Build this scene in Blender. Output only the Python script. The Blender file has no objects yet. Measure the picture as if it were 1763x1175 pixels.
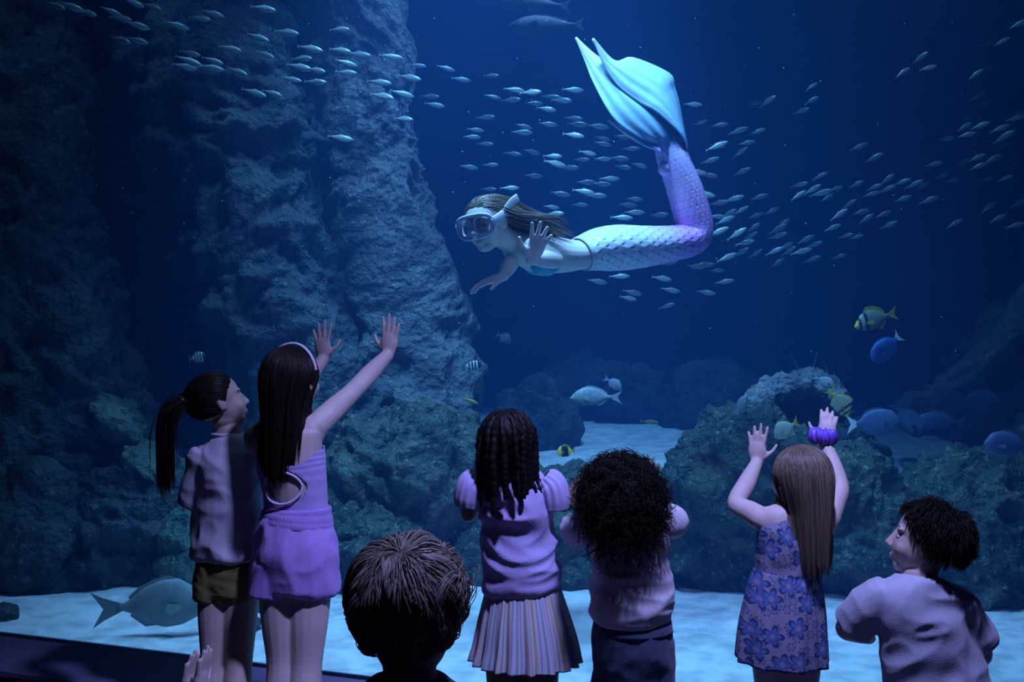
import bpy, bmesh, math, random
import numpy as np
from mathutils import Vector, Matrix

random.seed(7)
RNG = np.random.default_rng(11)
SC = bpy.context.scene
COL = SC.collection
F = 1714.0                      # focal length in photo pixels (1763 wide frame, 35 mm lens)
CAM_Z = 1.35                    # eye height of the photographer

# ------------------------------------------------------------------ camera, exposure, world, large lights
cam = bpy.data.cameras.new('camera'); cam.lens = 35.0; cam.sensor_width = 36.0
cam.clip_start = 0.05
cam_o = bpy.data.objects.new('camera', cam); COL.objects.link(cam_o)
cam_o.location = (0, 0, CAM_Z); cam_o.rotation_euler = (math.pi / 2, 0, 0)
SC.camera = cam_o
SC.view_settings.view_transform = 'Standard'
SC.view_settings.look = 'None'
SC.view_settings.gamma = 1.0
SC.view_settings.use_curve_mapping = False
SC.view_settings.exposure = 0.0
SC.cycles.max_bounces = 6
SC.cycles.diffuse_bounces = 2
SC.cycles.glossy_bounces = 2
SC.cycles.transmission_bounces = 4
SC.cycles.volume_bounces = 1
SC.cycles.transparent_max_bounces = 8
SC.cycles.sample_clamp_indirect = 4.0

w = bpy.data.worlds.new('hall_dark'); SC.world = w; w.use_nodes = True
bg = w.node_tree.nodes['Background']
bg.inputs[0].default_value = (0.05, 0.08, 0.90, 1); bg.inputs[1].default_value = 0.014


def lamp(name, kind, loc, target, energy, color, size=0.3, angle=60, blend=0.6):
    l = bpy.data.lights.new(name, kind); l.energy = energy; l.color = color
    if kind == 'AREA':
        l.shape = 'DISK'; l.size = size
    else:
        l.shadow_soft_size = size
    if kind == 'SPOT':
        l.spot_size = math.radians(angle); l.spot_blend = blend
    o = bpy.data.objects.new(name, l); COL.objects.link(o); o.location = loc
    d = Vector(target) - Vector(loc)
    o.rotation_euler = d.to_track_quat('-Z', 'Y').to_euler()
    return o


BLUE = (0.26, 0.58, 1.0)
# lamps hung over the open top of the tank, plus added fill spots
lamp('tank_lamp_front', 'SPOT', (-0.25, 3.72, 4.9), (0.20, 4.6, 1.8), 1150, BLUE, 0.22, 66, 0.8)
lamp('tank_lamp_sand', 'SPOT', (-0.6, 4.5, 5.4), (-0.6, 4.6, 0.0), 500, BLUE, 0.22, 58, 0.8)
lamp('tank_lamp_sand_right', 'SPOT', (1.5, 3.9, 5.4), (1.35, 4.25, 0.0), 520, BLUE, 0.22, 48, 0.8)
lamp('tank_lamp_mid', 'SPOT', (0.5, 5.9, 5.4), (-0.5, 6.4, 1.6), 470, BLUE, 0.3, 72, 0.9)
lamp('tank_lamp_back', 'SPOT', (1.0, 8.2, 5.4), (0.9, 8.3, 0.5), 560, BLUE, 0.3, 44, 0.8)
lamp('fill_left', 'SPOT', (-1.6, 4.7, 5.4), (-2.6, 5.8, 1.0), 90, BLUE, 0.3, 70, 0.9)  # added fill that lifts the dark outcrop a little, no known fixture
lamp('fill_right', 'SPOT', (1.9, 4.9, 5.4), (2.0, 6.2, 2.2), 240, BLUE, 0.3, 56, 0.9)  # fill spot added so the fish on this side show up
lamp('fill_stack', 'SPOT', (-0.1, 4.5, 5.2), (-1.05, 6.3, 2.3), 420, BLUE, 0.3, 40, 0.9)  # extra fill added to brighten and even out the pillar's front
# one violet ceiling lamp over the visitors
lamp('hall_lamp', 'SPOT', (0.55, 1.85, 3.4), (0.40, 2.6, 0.8), 490, (0.36, 0.40, 1.0), 0.10, 84, 1.0)


def P(px, py, Y):
    return np.array([(px - 881.5) / F * Y, Y, CAM_Z - (py - 587.5) / F * Y])


# ------------------------------------------------------------------ noise in numpy
_perm = np.random.default_rng(3).permutation(256)
_perm = np.concatenate([_perm, _perm, _perm])
_grad = np.random.default_rng(5).normal(size=(256, 3)); _grad /= np.linalg.norm(_grad, axis=1)[:, None]


def perlin(p):
    p = np.asarray(p, float)
    i = np.floor(p).astype(int); f = p - i; i &= 255
    u = f * f * f * (f * (f * 6 - 15) + 10)
    r = 0
    for dx in (0, 1):
        for dy in (0, 1):
            for dz in (0, 1):
                h = _perm[_perm[_perm[(i[:, 0] + dx) & 255] + ((i[:, 1] + dy) & 255)] + ((i[:, 2] + dz) & 255)]
                g = _grad[h]
                d = ((f - (dx, dy, dz)) * g).sum(1)
                wgt = (u[:, 0] if dx else 1 - u[:, 0]) * (u[:, 1] if dy else 1 - u[:, 1]) * (u[:, 2] if dz else 1 - u[:, 2])
                r = r + wgt * d
    return r * 1.5


def fbm(p, octaves=4, ridged=False):
    r = 0; a = 1.0; q = np.array(p, float)
    for _ in range(octaves):
        n = perlin(q)
        r = r + a * ((1 - 2 * np.abs(n)) if ridged else n)
        a *= 0.5; q = q * 2.03 + 17.3
    return r


def worley(p):
    p = np.asarray(p, float); i = np.floor(p).astype(int)
    best = np.full(len(p), 9.0)
    for dx in (-1, 0, 1):
        for dy in (-1, 0, 1):
            for dz in (-1, 0, 1):
                c = i + (dx, dy, dz); m = c & 255
                h = _perm[_perm[_perm[m[:, 0]] + m[:, 1]] + m[:, 2]]
                q = c + 0.5 + 0.45 * _grad[h]
                best = np.minimum(best, np.linalg.norm(q - p, axis=1))
    return best


# ------------------------------------------------------------------ mesh helpers
def mesh_from(v, f, name='mesh', smooth=True):
    me = bpy.data.meshes.new(name)
    me.from_pydata(np.asarray(v).tolist(), [], f if isinstance(f, list) else f.tolist())
    me.update()
    if smooth:
        me.polygons.foreach_set('use_smooth', [True] * len(me.polygons))
    return me


def attr(me, name, vals):
    a = me.attributes.new(name, 'FLOAT', 'POINT'); a.data.foreach_set('value', np.asarray(vals, dtype=np.float32))


def getv(me):
    a = np.empty(len(me.vertices) * 3, np.float32); me.vertices.foreach_get('co', a); return a.reshape(-1, 3).astype(float)


def getn(me):
    a = np.empty(len(me.vertices) * 3, np.float32); me.vertex_normals.foreach_get('vector', a); return a.reshape(-1, 3).astype(float)


def setv(me, v):
    me.vertices.foreach_set('co', np.asarray(v, dtype=np.float32).ravel()); me.update()


def empty(name, loc, label=None, cat=None, group=None):
    o = bpy.data.objects.new(name, None); COL.objects.link(o); o.location = loc
    o.empty_display_size = 0.1
    tag(o, label, cat, group)
    return o


def tag(o, label=None, cat=None, group=None, kind=None):
    for k, v in (('label', label), ('category', cat), ('group', group), ('kind', kind)):
        if v:
            o[k] = v
    return o


def obj(name, me, mat, parent=None, world=True):
    """link a mesh whose vertices are in world space (world=True); under a parent they become local"""
    o = bpy.data.objects.new(name, me); COL.objects.link(o)
    if mat is not None:
        me.materials.clear(); me.materials.append(mat)
    if parent is not None:
        o.parent = parent
        if world:
            l = parent.location
            p = parent
            while p.parent is not None:
                p = p.parent; l = l + p.location
            me.transform(Matrix.Translation(-l))
    return o


def origin_to(o, loc):
    """move a top-level mesh object's origin without moving the mesh"""
    o.data.transform(Matrix.Translation(-Vector(loc))); o.location = loc
    return o


def catmull(p, res):
    p = np.asarray(p, float)
    if len(p) < 3 or res <= 1:
        t = np.linspace(0, len(p) - 1, (len(p) - 1) * max(res, 1) + 1)
        return np.stack([np.interp(t, range(len(p)), p[:, k]) for k in range(p.shape[1])], 1)
    q = np.vstack([2 * p[0] - p[1], p, 2 * p[-1] - p[-2]])
    out = []
    for i in range(1, len(q) - 2):
        for k in range(res):
            t = k / res
            a, b, c, d = q[i - 1], q[i], q[i + 1], q[i + 2]
            out.append(0.5 * (2 * b + (c - a) * t + (2 * a - 5 * b + 4 * c - d) * t * t + (3 * b - a - 3 * c + d) * t ** 3))
    out.append(p[-1])
    return np.array(out)


def nrm(v):
    v = np.asarray(v, float)
    return v / max(np.linalg.norm(v), 1e-9)


def frames(Pt, side):
    T = np.gradient(Pt, axis=0); T /= np.linalg.norm(T, axis=1)[:, None] + 1e-12
    side = np.asarray(side, float); A = []
    prev = None
    for t in T:
        a = side - t * side.dot(t)
        if np.linalg.norm(a) < 0.2:
            a = prev if prev is not None else np.cross(t, (0.3, 0.8, 0.5)); a = a - t * a.dot(t)
        a = nrm(a); A.append(a); prev = a
    A = np.array(A); B = np.cross(T, A)
    return T, A, B


def tube(path, rad, side=(1, 0, 0), n=16, res=5, cap=True):
    """closed tube along a smoothed path; rad is a list of r or (r_side, r_other)"""
    rad = np.array([(r, r) if np.isscalar(r) else r for r in rad], float)
    Pt = catmull(path, res); R = np.maximum(catmull(rad, res), 1e-4)
    T, A, B = frames(Pt, side)
    if cap:
        m = min(R[0]) * float(cap); M = min(R[-1]) * float(cap)
        pre = [(Pt[0] - T[0] * m * math.sin(a), R[0] * math.cos(a)) for a in (1.45, 1.05, 0.55)]
        post = [(Pt[-1] + T[-1] * M * math.sin(a), R[-1] * math.cos(a)) for a in (0.55, 1.05, 1.45)]
        Pt = np.vstack([[x[0] for x in pre], Pt, [x[0] for x in post]])
        R = np.vstack([[x[1] for x in pre], R, [x[1] for x in post]])
        A = np.vstack([[A[0]] * 3, A, [A[-1]] * 3]); B = np.vstack([[B[0]] * 3, B, [B[-1]] * 3])
    th = np.linspace(0, 2 * np.pi, n, endpoint=False)
    V = (Pt[:, None] + A[:, None] * (R[:, 0:1] * np.cos(th))[..., None] + B[:, None] * (R[:, 1:2] * np.sin(th))[..., None]).reshape(-1, 3)
    k = len(Pt); Fc = []
    for i in range(k - 1):
        for j in range(n):
            Fc.append((i * n + j, i * n + (j + 1) % n, (i + 1) * n + (j + 1) % n, (i + 1) * n + j))
    if cap:
        Fc.append(tuple(range(n))[::-1]); Fc.append(tuple(range((k - 1) * n, k * n)))
    return V, Fc


_ico_cache = {}


def ico(sub):
    if sub not in _ico_cache:
        bm = bmesh.new(); bmesh.ops.create_icosphere(bm, subdivisions=sub, radius=1.0)
        _ico_cache[sub] = (np.array([v.co[:] for v in bm.verts]), [tuple(v.index for v in f.verts) for f in bm.faces]); bm.free()
    return _ico_cache[sub]


def ell(c, r, M=None, sub=3):
    v, f = ico(sub)
    v = v * np.asarray(r, float)
    if M is not None:
        v = v @ np.asarray(M).T
    return v + np.asarray(c), f


def join(parts):
    V = []; Fc = []; n = 0
    for v, f in parts:
        V.append(v); Fc += [tuple(i + n for i in q) for q in f]; n += len(v)
    return np.vstack(V), Fc


def fuse(parts, voxel=0.004, smooth=3, name='body', factor=0.5):
    """one continuous skin around overlapping closed pieces"""
    v, f = join(parts)
    o = bpy.data.objects.new('tmp', mesh_from(v, f)); COL.objects.link(o)
    m = o.modifiers.new('r', 'REMESH'); m.mode = 'VOXEL'; m.voxel_size = voxel; m.use_smooth_shade = True
    if smooth:
        s = o.modifiers.new('s', 'SMOOTH'); s.factor = factor; s.iterations = smooth
    dg = bpy.context.evaluated_depsgraph_get()
    me = bpy.data.meshes.new_from_object(o.evaluated_get(dg)); me.name = name
    old = o.data; bpy.data.objects.remove(o); bpy.data.meshes.remove(old)
    me.polygons.foreach_set('use_smooth', [True] * len(me.polygons))
    return me


def wrinkle(me, amp=0.004, freq=(9, 9, 16), seed=0.0, ridged=True):
    v = getv(me); n = getn(me)
    q = v * np.array(freq) + seed
    q = q + 0.35 * np.stack([perlin(v * 5 + 3.1 + seed), perlin(v * 5 + 9.7 + seed), perlin(v * 5 + 5.5 + seed)], 1)
    d = fbm(q, 2, ridged)
    setv(me, v + n * (amp * (d - np.percentile(d, 12)))[:, None])
    return me


# ------------------------------------------------------------------ materials
def mat(name, base, rough=0.7, spec=0.3, c2=None, nscale=6.0, nfac=(0.4, 0.65), bump=None, sheen=0.0, metallic=0.0, attr_mix=None, coord='Object'):
    m = bpy.data.materials.new(name); m.use_nodes = True
    nt = m.node_tree; b = nt.nodes['Principled BSDF']
    b.inputs['Base Color'].default_value = (*base, 1); b.inputs['Roughness'].default_value = rough
    b.inputs['Specular IOR Level'].default_value = spec; b.inputs['Metallic'].default_value = metallic
    if sheen:
        b.inputs['Sheen Weight'].default_value = sheen
    tc = nt.nodes.new('ShaderNodeTexCoord')
    if c2 is not None:
        rp = nt.nodes.new('ShaderNodeValToRGB')
        rp.color_ramp.elements[0].color = (*base, 1); rp.color_ramp.elements[1].color = (*c2, 1)
        rp.color_ramp.elements[0].position, rp.color_ramp.elements[1].position = nfac
        if attr_mix:
            at = nt.nodes.new('ShaderNodeAttribute'); at.attribute_name = attr_mix
            nt.links.new(at.outputs['Fac'], rp.inputs[0])
        else:
            nz = nt.nodes.new('ShaderNodeTexNoise'); nz.inputs['Scale'].default_value = nscale; nz.inputs['Detail'].default_value = 6
            nt.links.new(tc.outputs[coord], nz.inputs['Vector']); nt.links.new(nz.outputs['Fac'], rp.inputs[0])
        nt.links.new(rp.outputs[0], b.inputs['Base Color'])
    if bump:
        nz = nt.nodes.new('ShaderNodeTexNoise'); nz.inputs['Scale'].default_value = bump[0]; nz.inputs['Detail'].default_value = 5
        bp = nt.nodes.new('ShaderNodeBump'); bp.inputs['Strength'].default_value = bump[1]; bp.inputs['Distance'].default_value = bump[2] if len(bump) > 2 else 0.01
        nt.links.new(tc.outputs[coord], nz.inputs['Vector']); nt.links.new(nz.outputs['Fac'], bp.inputs['Height'])
        nt.links.new(bp.outputs[0], b.inputs['Normal'])
    return m


def ramp_mat(name, attr_name, stops, rough=0.6, spec=0.3, const=False, bump=None):
    m = mat(name, stops[0][1], rough, spec, bump=bump); nt = m.node_tree; b = nt.nodes['Principled BSDF']
    at = nt.nodes.new('ShaderNodeAttribute'); at.attribute_name = attr_name
    rp = nt.nodes.new('ShaderNodeValToRGB'); cr = rp.color_ramp
    if const:
        cr.interpolation = 'CONSTANT'
    while len(cr.elements) < len(stops):
        cr.elements.new(0.5)
    for e, (p, c) in zip(cr.elements, stops):
        e.position = p; e.color = (*c, 1)
    nt.links.new(at.outputs['Fac'], rp.inputs[0]); nt.links.new(rp.outputs[0], b.inputs['Base Color'])
    return m

# ------------------------------------------------------------------ the tank and the hall
def glass_y(x):                 # the viewing window runs at an angle: nearer on the right
    return 3.343 - 0.34 * x


GN = nrm((0.34, 1.0, 0.0))      # into the tank
GT = nrm((1.0, -0.34, 0.0))     # along the pane


def slab(x0, x1, o0, o1, z0, z1):
    """box between two x stations along the window, o0..o1 metres behind it"""
    v = []
    for z in (z0, z1):
        for x, o in ((x0, o0), (x1, o0), (x1, o1), (x0, o1)):
            p = np.array([x, glass_y(x), 0]) + GN * o
            v.append((p[0], p[1], z))
    return np.array(v), [(3, 2, 1, 0), (4, 5, 6, 7), (0, 1, 5, 4), (1, 2, 6, 5), (2, 3, 7, 6), (3, 0, 4, 7)]


def box(x0, x1, y0, y1, z0, z1):
    v = [(x, y, z) for z in (z0, z1) for x, y in ((x0, y0), (x1, y0), (x1, y1), (x0, y1))]
    return np.array(v, float), [(3, 2, 1, 0), (4, 5, 6, 7), (0, 1, 5, 4), (1, 2, 6, 5), (2, 3, 7, 6), (3, 0, 4, 7)]


def struct(name, vf, m, label):
    o = obj(name, mesh_from(vf[0], vf[1], name, smooth=False), m); tag(o, label, kind='structure'); return o


M_floor = mat('hall_floor_vinyl', (0.05, 0.055, 0.09), 0.45, 0.4, c2=(0.07, 0.075, 0.11), nscale=3)
M_hall = mat('hall_wall_paint', (0.03, 0.035, 0.07), 0.8, bump=(60, 0.1))
M_sill = mat('sill_laminate', (0.16, 0.18, 0.30), 0.5, 0.4, c2=(0.21, 0.23, 0.36), nscale=5)
M_gap = mat('sill_groove_black', (0.004, 0.004, 0.008), 0.8)
M_back = mat('tank_wall_paint', (0.03, 0.08, 0.16), 0.9, c2=(0.015, 0.05, 0.12), nscale=1.2, bump=(4, 0.5, 0.1))

fl_ = [(-4.5, -3.0), (4.0, -3.0), (4.0, glass_y(4.0) + .04), (-4.5, glass_y(-4.5) + .04)]
struct('floor', (np.array([(x, y, z) for z in (-0.08, 0.0) for x, y in fl_]), [(3, 2, 1, 0), (4, 5, 6, 7), (0, 1, 5, 4), (1, 2, 6, 5), (2, 3, 7, 6), (3, 0, 4, 7)]), M_floor, 'dark smooth floor of the viewing hall')
struct('wall_back', box(-4.5, 4.0, -3.1, -3.0, 0, 4.2), M_hall, 'dark painted wall at the back of the viewing hall')
struct('wall_left', box(-4.5, -4.4, -3.0, glass_y(-4.4) + .05, 0, 4.2), M_hall, 'dark painted side wall of the viewing hall')
s = slab(-4.4, 2.6, -0.34, 0.05, 0.0, 0.15)
trim = struct('trim_1', s, M_sill, 'dark blue ledge running under the viewing window')
me = mesh_from(*slab(-4.4, 2.6, -0.353, -0.335, 0.118, 0.132), 'groove', False); o = obj('groove', me, M_gap, trim)
me = mesh_from(*slab(-4.4, 2.6, -0.36, -0.335, 0.0, 0.116), 'front_board', False); o = obj('front_board', me, M_sill, trim)

# the acrylic pane
M_glass = bpy.data.materials.new('acrylic_pane'); M_glass.use_nodes = True
nt = M_glass.node_tree; nt.nodes.clear()
out = nt.nodes.new('ShaderNodeOutputMaterial'); mx = nt.nodes.new('ShaderNodeMixShader')
tr = nt.nodes.new('ShaderNodeBsdfTransparent'); gl = nt.nodes.new('ShaderNodeBsdfGlossy'); fr = nt.nodes.new('ShaderNodeFresnel')
tr.inputs[0].default_value = (0.97, 0.985, 1, 1); gl.inputs['Roughness'].default_value = 0.02; fr.inputs[0].default_value = 1.25
nt.links.new(fr.outputs[0], mx.inputs[0]); nt.links.new(tr.outputs[0], mx.inputs[1]); nt.links.new(gl.outputs[0], mx.inputs[2]); nt.links.new(mx.outputs[0], out.inputs[0])
struct('window_1', slab(-4.4, 2.6, 0.0, 0.04, 0.15, 4.3), M_glass, 'tall clear acrylic viewing window of the aquarium')

# tank shell
WATER_TOP = 3.70
struct('wall_tank_back', box(-6, 6, 11.0, 11.1, -0.1, 6.2), M_back, 'dark blue back wall of the tank')
struct('wall_tank_left', box(-6.1, -6, 4.4, 11.1, -0.1, 6.2), M_back, 'dark blue left wall of the tank')
struct('wall_tank_right', box(6, 6.1, 1.2, 11.1, -0.1, 6.2), M_back, 'dark blue right wall of the tank')


def sand_z(x, y):
    x = np.asarray(x, float); y = np.asarray(y, float)
    t = np.clip((y - 5.6) / 1.7, 0, 1); t = t * t * (3 - 2 * t)
    q = np.stack([x, y, 0 * x], -1).reshape(-1, 3)
    n = (fbm(q * (0.9, 1.4, 1), 3) * 0.03 + fbm(q * (3.0, 6.0, 1) + 5, 3) * 0.009).reshape(x.shape)
    return 0.05 + t * 0.46 + np.clip(y - 7.3, 0, 3) * 0.055 + n


gx = np.linspace(-5.9, 5.9, 330); gy = np.linspace(0, 1, 230)
X, T_ = np.meshgrid(gx, gy)
Y0 = glass_y(np.minimum(X, 2.6)) + 0.06
Yg = Y0 + (10.98 - Y0) * T_ ** 1.5
Z = sand_z(X, Yg)
V = np.stack([X, Yg, Z], -1).reshape(-1, 3)
nx, ny = 330, 230
idx = np.arange(nx * ny).reshape(ny, nx)
Fq = np.stack([idx[:-1, :-1], idx[:-1, 1:], idx[1:, 1:], idx[1:, :-1]], -1).reshape(-1, 4)
M_sand = mat('white_sand', (0.50, 0.53, 0.55), 0.95, 0.1, c2=(0.78, 0.80, 0.80), nscale=9, nfac=(0.35, 0.6), bump=(120, 0.5, 0.01))
o = obj('sand_bed', mesh_from(V, Fq), M_sand); tag(o, 'pale rippled sand covering the bottom of the tank', 'sand', kind='stuff')

# water: a volume that scatters and absorbs, and its rippled surface
c = [(-5.99, glass_y(-4.4) + 0.9), (-4.4, glass_y(-4.4) + 0.06), (2.6, glass_y(2.6) + 0.06), (5.99, glass_y(2.6) - 0.9), (5.99, 10.99), (-5.99, 10.99)]
nv = len(c)
V = np.array([(x, y, z) for z in (-0.1, WATER_TOP) for x, y in c])
Fq = [tuple(range(nv))[::-1], tuple(range(nv, 2 * nv))] + [(i, (i + 1) % nv, nv + (i + 1) % nv, nv + i) for i in range(nv)]
M_water = bpy.data.materials.new('tank_water'); M_water.use_nodes = True
nt = M_water.node_tree; nt.nodes.clear()
out = nt.nodes.new('ShaderNodeOutputMaterial'); ad = nt.nodes.new('ShaderNodeAddShader')
vs = nt.nodes.new('ShaderNodeVolumeScatter'); va = nt.nodes.new('ShaderNodeVolumeAbsorption')
vs.inputs['Color'].default_value = (0.10, 0.38, 1.0, 1); vs.inputs['Density'].default_value = 0.050; vs.inputs['Anisotropy'].default_value = 0.2
va.inputs['Color'].default_value = (0.15, 0.55, 0.86, 1); va.inputs['Density'].default_value = 0.16
nt.links.new(vs.outputs[0], ad.inputs[0]); nt.links.new(va.outputs[0], ad.inputs[1]); nt.links.new(ad.outputs[0], out.inputs['Volume'])
o = obj('tank_water', mesh_from(V, Fq, 'tank_water', False), M_water); tag(o, 'deep blue hazy water filling the tank', 'water', kind='stuff')

M_surf = bpy.data.materials.new('water_surface'); M_surf.use_nodes = True
nt = M_surf.node_tree; nt.nodes.clear()
out = nt.nodes.new('ShaderNodeOutputMaterial'); mx = nt.nodes.new('ShaderNodeMixShader')
tr = nt.nodes.new('ShaderNodeBsdfTransparent'); gl = nt.nodes.new('ShaderNodeBsdfGlossy'); fr = nt.nodes.new('ShaderNodeFresnel')
gl.inputs['Roughness'].default_value = 0.05; fr.inputs[0].default_value = 1.45
tr.inputs[0].default_value = (1, 1, 1, 1); gl.inputs[0].default_value = (0.9, 0.95, 1, 1)
nt.links.new(fr.outputs[0], mx.inputs[0]); nt.links.new(tr.outputs[0], mx.inputs[1]); nt.links.new(gl.outputs[0], mx.inputs[2]); nt.links.new(mx.outputs[0], out.inputs[0])
gx = np.linspace(-5.95, 5.95, 180); X, T_ = np.meshgrid(gx, np.linspace(0, 1, 150))
Y0 = glass_y(np.clip(X, -4.4, 2.6)) + 0.08
Yg = Y0 + (10.95 - Y0) * T_
q = np.stack([X, Yg, 0 * X], -1).reshape(-1, 3)
Z = WATER_TOP + 0.012 + 0.018 * fbm(q * (1.2, 2.5, 1), 3)
V = np.stack([X.ravel(), Yg.ravel(), Z], -1)
idx = np.arange(180 * 150).reshape(150, 180)
Fq = np.stack([idx[:-1, :-1], idx[:-1, 1:], idx[1:, 1:], idx[1:, :-1]], -1).reshape(-1, 4)
o = obj('water_surface', mesh_from(V, Fq), M_surf); tag(o, 'rippled underside of the water surface at the top of the tank', 'water', kind='stuff')


# ------------------------------------------------------------------ rocks
def rock_mat(name, a, b, hi, scale=5.0):
    m = mat(name, a, 0.9, 0.2, c2=b, nscale=scale, nfac=(0.35, 0.7), bump=(26, 1.0, 0.06))
    nt = m.node_tree; pb = nt.nodes['Principled BSDF']
    src = pb.inputs['Base Color'].links[0].from_socket
    tc = [n for n in nt.nodes if n.type == 'TEX_COORD'][0]
    nz = nt.nodes.new('ShaderNodeTexNoise'); nz.inputs['Scale'].default_value = scale * 7; nz.inputs['Detail'].default_value = 8; nz.inputs['Roughness'].default_value = 0.7
    rp = nt.nodes.new('ShaderNodeValToRGB'); rp.color_ramp.elements[0].position = 0.56; rp.color_ramp.elements[1].position = 0.70
    mxn = nt.nodes.new('ShaderNodeMix'); mxn.data_type = 'RGBA'
    nt.links.new(tc.outputs['Object'], nz.inputs['Vector']); nt.links.new(nz.outputs['Fac'], rp.inputs[0]); nt.links.new(rp.outputs[0], mxn.inputs['Factor'])
    nt.links.new(src, mxn.inputs[6]); mxn.inputs[7].default_value = (*hi, 1)
    nt.links.new(mxn.outputs[2], pb.inputs['Base Color'])
    return m


M_reef = rock_mat('reef_rock', (0.030, 0.052, 0.048), (0.10, 0.135, 0.105), (0.34, 0.38, 0.30))
M_cliff = rock_mat('cliff_rock', (0.075, 0.10, 0.11), (0.19, 0.22, 0.22), (0.30, 0.33, 0.33), 2.5)
M_dark = rock_mat('dark_rock', (0.035, 0.05, 0.065), (0.085, 0.115, 0.12), (0.17, 0.21, 0.19), 3.0)
M_slab = rock_mat('green_slab', (0.07, 0.14, 0.12), (0.17, 0.25, 0.19), (0.30, 0.36, 0.28), 4.0)
M_pale = rock_mat('pale_rock', (0.14, 0.17, 0.18), (0.36, 0.39, 0.40), (0.55, 0.57, 0.57), 8.0)


def craggy(v, n, seed, amp, freq, pits=0.35):
    q = v * freq + seed
    q = q + 0.4 * np.stack([perlin(q * 0.9 + 1.7), perlin(q * 0.9 + 4.1), perlin(q * 0.9 + 8.3)], 1)
    d = 0.55 * fbm(q * 0.7, 3) + 0.35 * fbm(q * 1.4 + 3, 4, True) - 0.25
    wv = worley(q * 2.2)
    d = d + pits * (np.clip(wv, 0, 0.75) - 0.5) + 0.16 * fbm(q * 6, 4) - pits * 0.6 * np.clip(0.42 - worley(q * 4.1 + 9), 0, 1)
    return v + n * (amp * d)[:, None]


def rock(name, label, m, c, r, seed, amp=0.16, freq=2.6, sub=6, rot=0.0, tilt=0.0, power=1.0, pits=0.55, group=None):
    v, f = ico(sub)
    u = np.sign(v) * np.abs(v) ** power
    u = u * np.asarray(r)
    R = (Matrix.Rotation(rot, 3, 'Z') @ Matrix.Rotation(tilt, 3, 'Y'))
    R = np.array(R)
    nn = (v / np.asarray(r)); nn /= np.linalg.norm(nn, axis=1)[:, None]
    u = craggy(u + np.asarray(c), nn, seed, amp, freq, pits) - np.asarray(c)
    v2 = u @ R.T
    o = obj(name, mesh_from(v2, f), m); o.location = c
    tag(o, label, 'rock', group)
    return o


def rock_tube(name, label, m, path, rad, seed, amp, freq, side=(1, 0, 0), n=150, res=45, pits=0.3):
    v, f = tube(path, rad, side, n=n, res=res)
    me = mesh_from(v, f); nn = getn(me)
    setv(me, craggy(v, nn, seed, amp, freq, pits))
    o = obj(name, me, m); tag(o, label, 'rock')
    origin_to(o, np.mean(np.asarray(path), 0))
    return o


rock_tube('rock_stack', 'tall leaning rock pillar rising behind the swimmer to the water surface', M_cliff,
          [P(575, -130, 6.7), P(600, 40, 6.6), P(618, 200, 6.6), P(640, 330, 6.6), P(682, 470, 6.55), P(705, 600, 6.5), P(700, 760, 6.4), P(690, 900, 6.3)],
          [(.42, .4), (.37, .4), (.35, .38), (.33, .42), (.38, .48), (.42, .5), (.5, .55), (.6, .6)], 2.0, 0.17, 1.3, pits=.6)
rock_tube('rock_cliff', 'broad dark rock cliff at the side of the tank behind the silver fish', M_cliff,
          [(-2.5, 8.2, -0.3), (-2.5, 8.0, 1.0), (-2.55, 7.9, 2.2), (-2.6, 7.9, 3.4), (-2.6, 7.9, 4.4)],
          [(1.9, 1.0), (1.75, .95), (1.7, 0.9), (1.65, .85), (1.6, .8)], 31.0, 0.42, 1.0, n=210, res=50, pits=0.2)
rock_tube('rock_buttress', 'slanting rock buttress in the shade between cliff and pillar', M_dark,
          [P(330, -60, 6.4), P(380, 180, 6.3), P(440, 400, 6.2), P(520, 620, 6.1), P(560, 880, 6.0)],
          [(.5, .4), (.45, .4), (.42, .4), (.4, .4), (.5, .5)], 12.0, 0.26, 1.6, n=130, res=50)
rock_tube('rock_outcrop', 'huge dark rock outcrop standing on the sand close to the window', M_dark,
          [(-3.25, 6.0, -0.1), (-3.1, 5.9, .55), (-3.05, 5.9, 1.3), (-3.2, 6.0, 2.1), (-3.3, 6.2, 3.2), (-3.4, 6.2, 4.3)],
          [(1.05, .75), (1.05, .65), (.72, .55), (.62, .5), (.55, .5), (.55, .5)], 21.0, 0.26, 1.7, n=170, res=40)
rock('reef_boulder', 'rounded dark boulder at the foot of the huge outcrop', M_dark, P(45, 930, 5.3), (.30, .3, .42), 5.0, .14, 2.2, 5)
rock('reef_boulder', 'broad dark boulder behind the big grey fish on the sand', M_dark, P(215, 950, 5.6), (.52, .4, .46), 6.5, .18, 2.0, 6)
rock('rock_slab', 'greenish slab leaning on the huge outcrop, upper one of two', M_slab, P(205, 722, 5.72), (.19, .22, .09), 3.3, .06, 4.0, 5, tilt=0.85)
rock('rock_slab', 'greenish slab leaning on the huge outcrop, lower one of two', M_slab, P(272, 805, 5.65), (.22, .24, .085), 4.4, .06, 4.0, 5, tilt=0.55)
rock('reef_boulder', 'knobbly greenish boulder beside the girl with the ponytail', M_slab, P(345, 975, 5.2), (.19, .19, .34), 8.4, .09, 4.0, 5)
rock('reef_rock', 'big pitted reef mound under the leaning pillar', M_reef, P(700, 850, 5.75), (.48, .42, .53), 14.0, .17, 3.0, 6)
rock('reef_rock', 'low pitted reef rock in front of the big mound', M_reef, P(625, 940, 5.35), (.30, .24, .24), 16.0, .11, 3.6, 6)
rock('reef_rock', 'reef rock bridging the two mounds in front of the far sand', M_reef, P(960, 945, 5.65), (.68, .42, .46), 18.0, .13, 3.0, 6)
rock('reef_rock', 'wide pitted reef mound below the arched pale rock', M_reef, P(1290, 880, 5.5), (.52, .42, .54), 20.0, .17, 2.8, 6)
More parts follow.
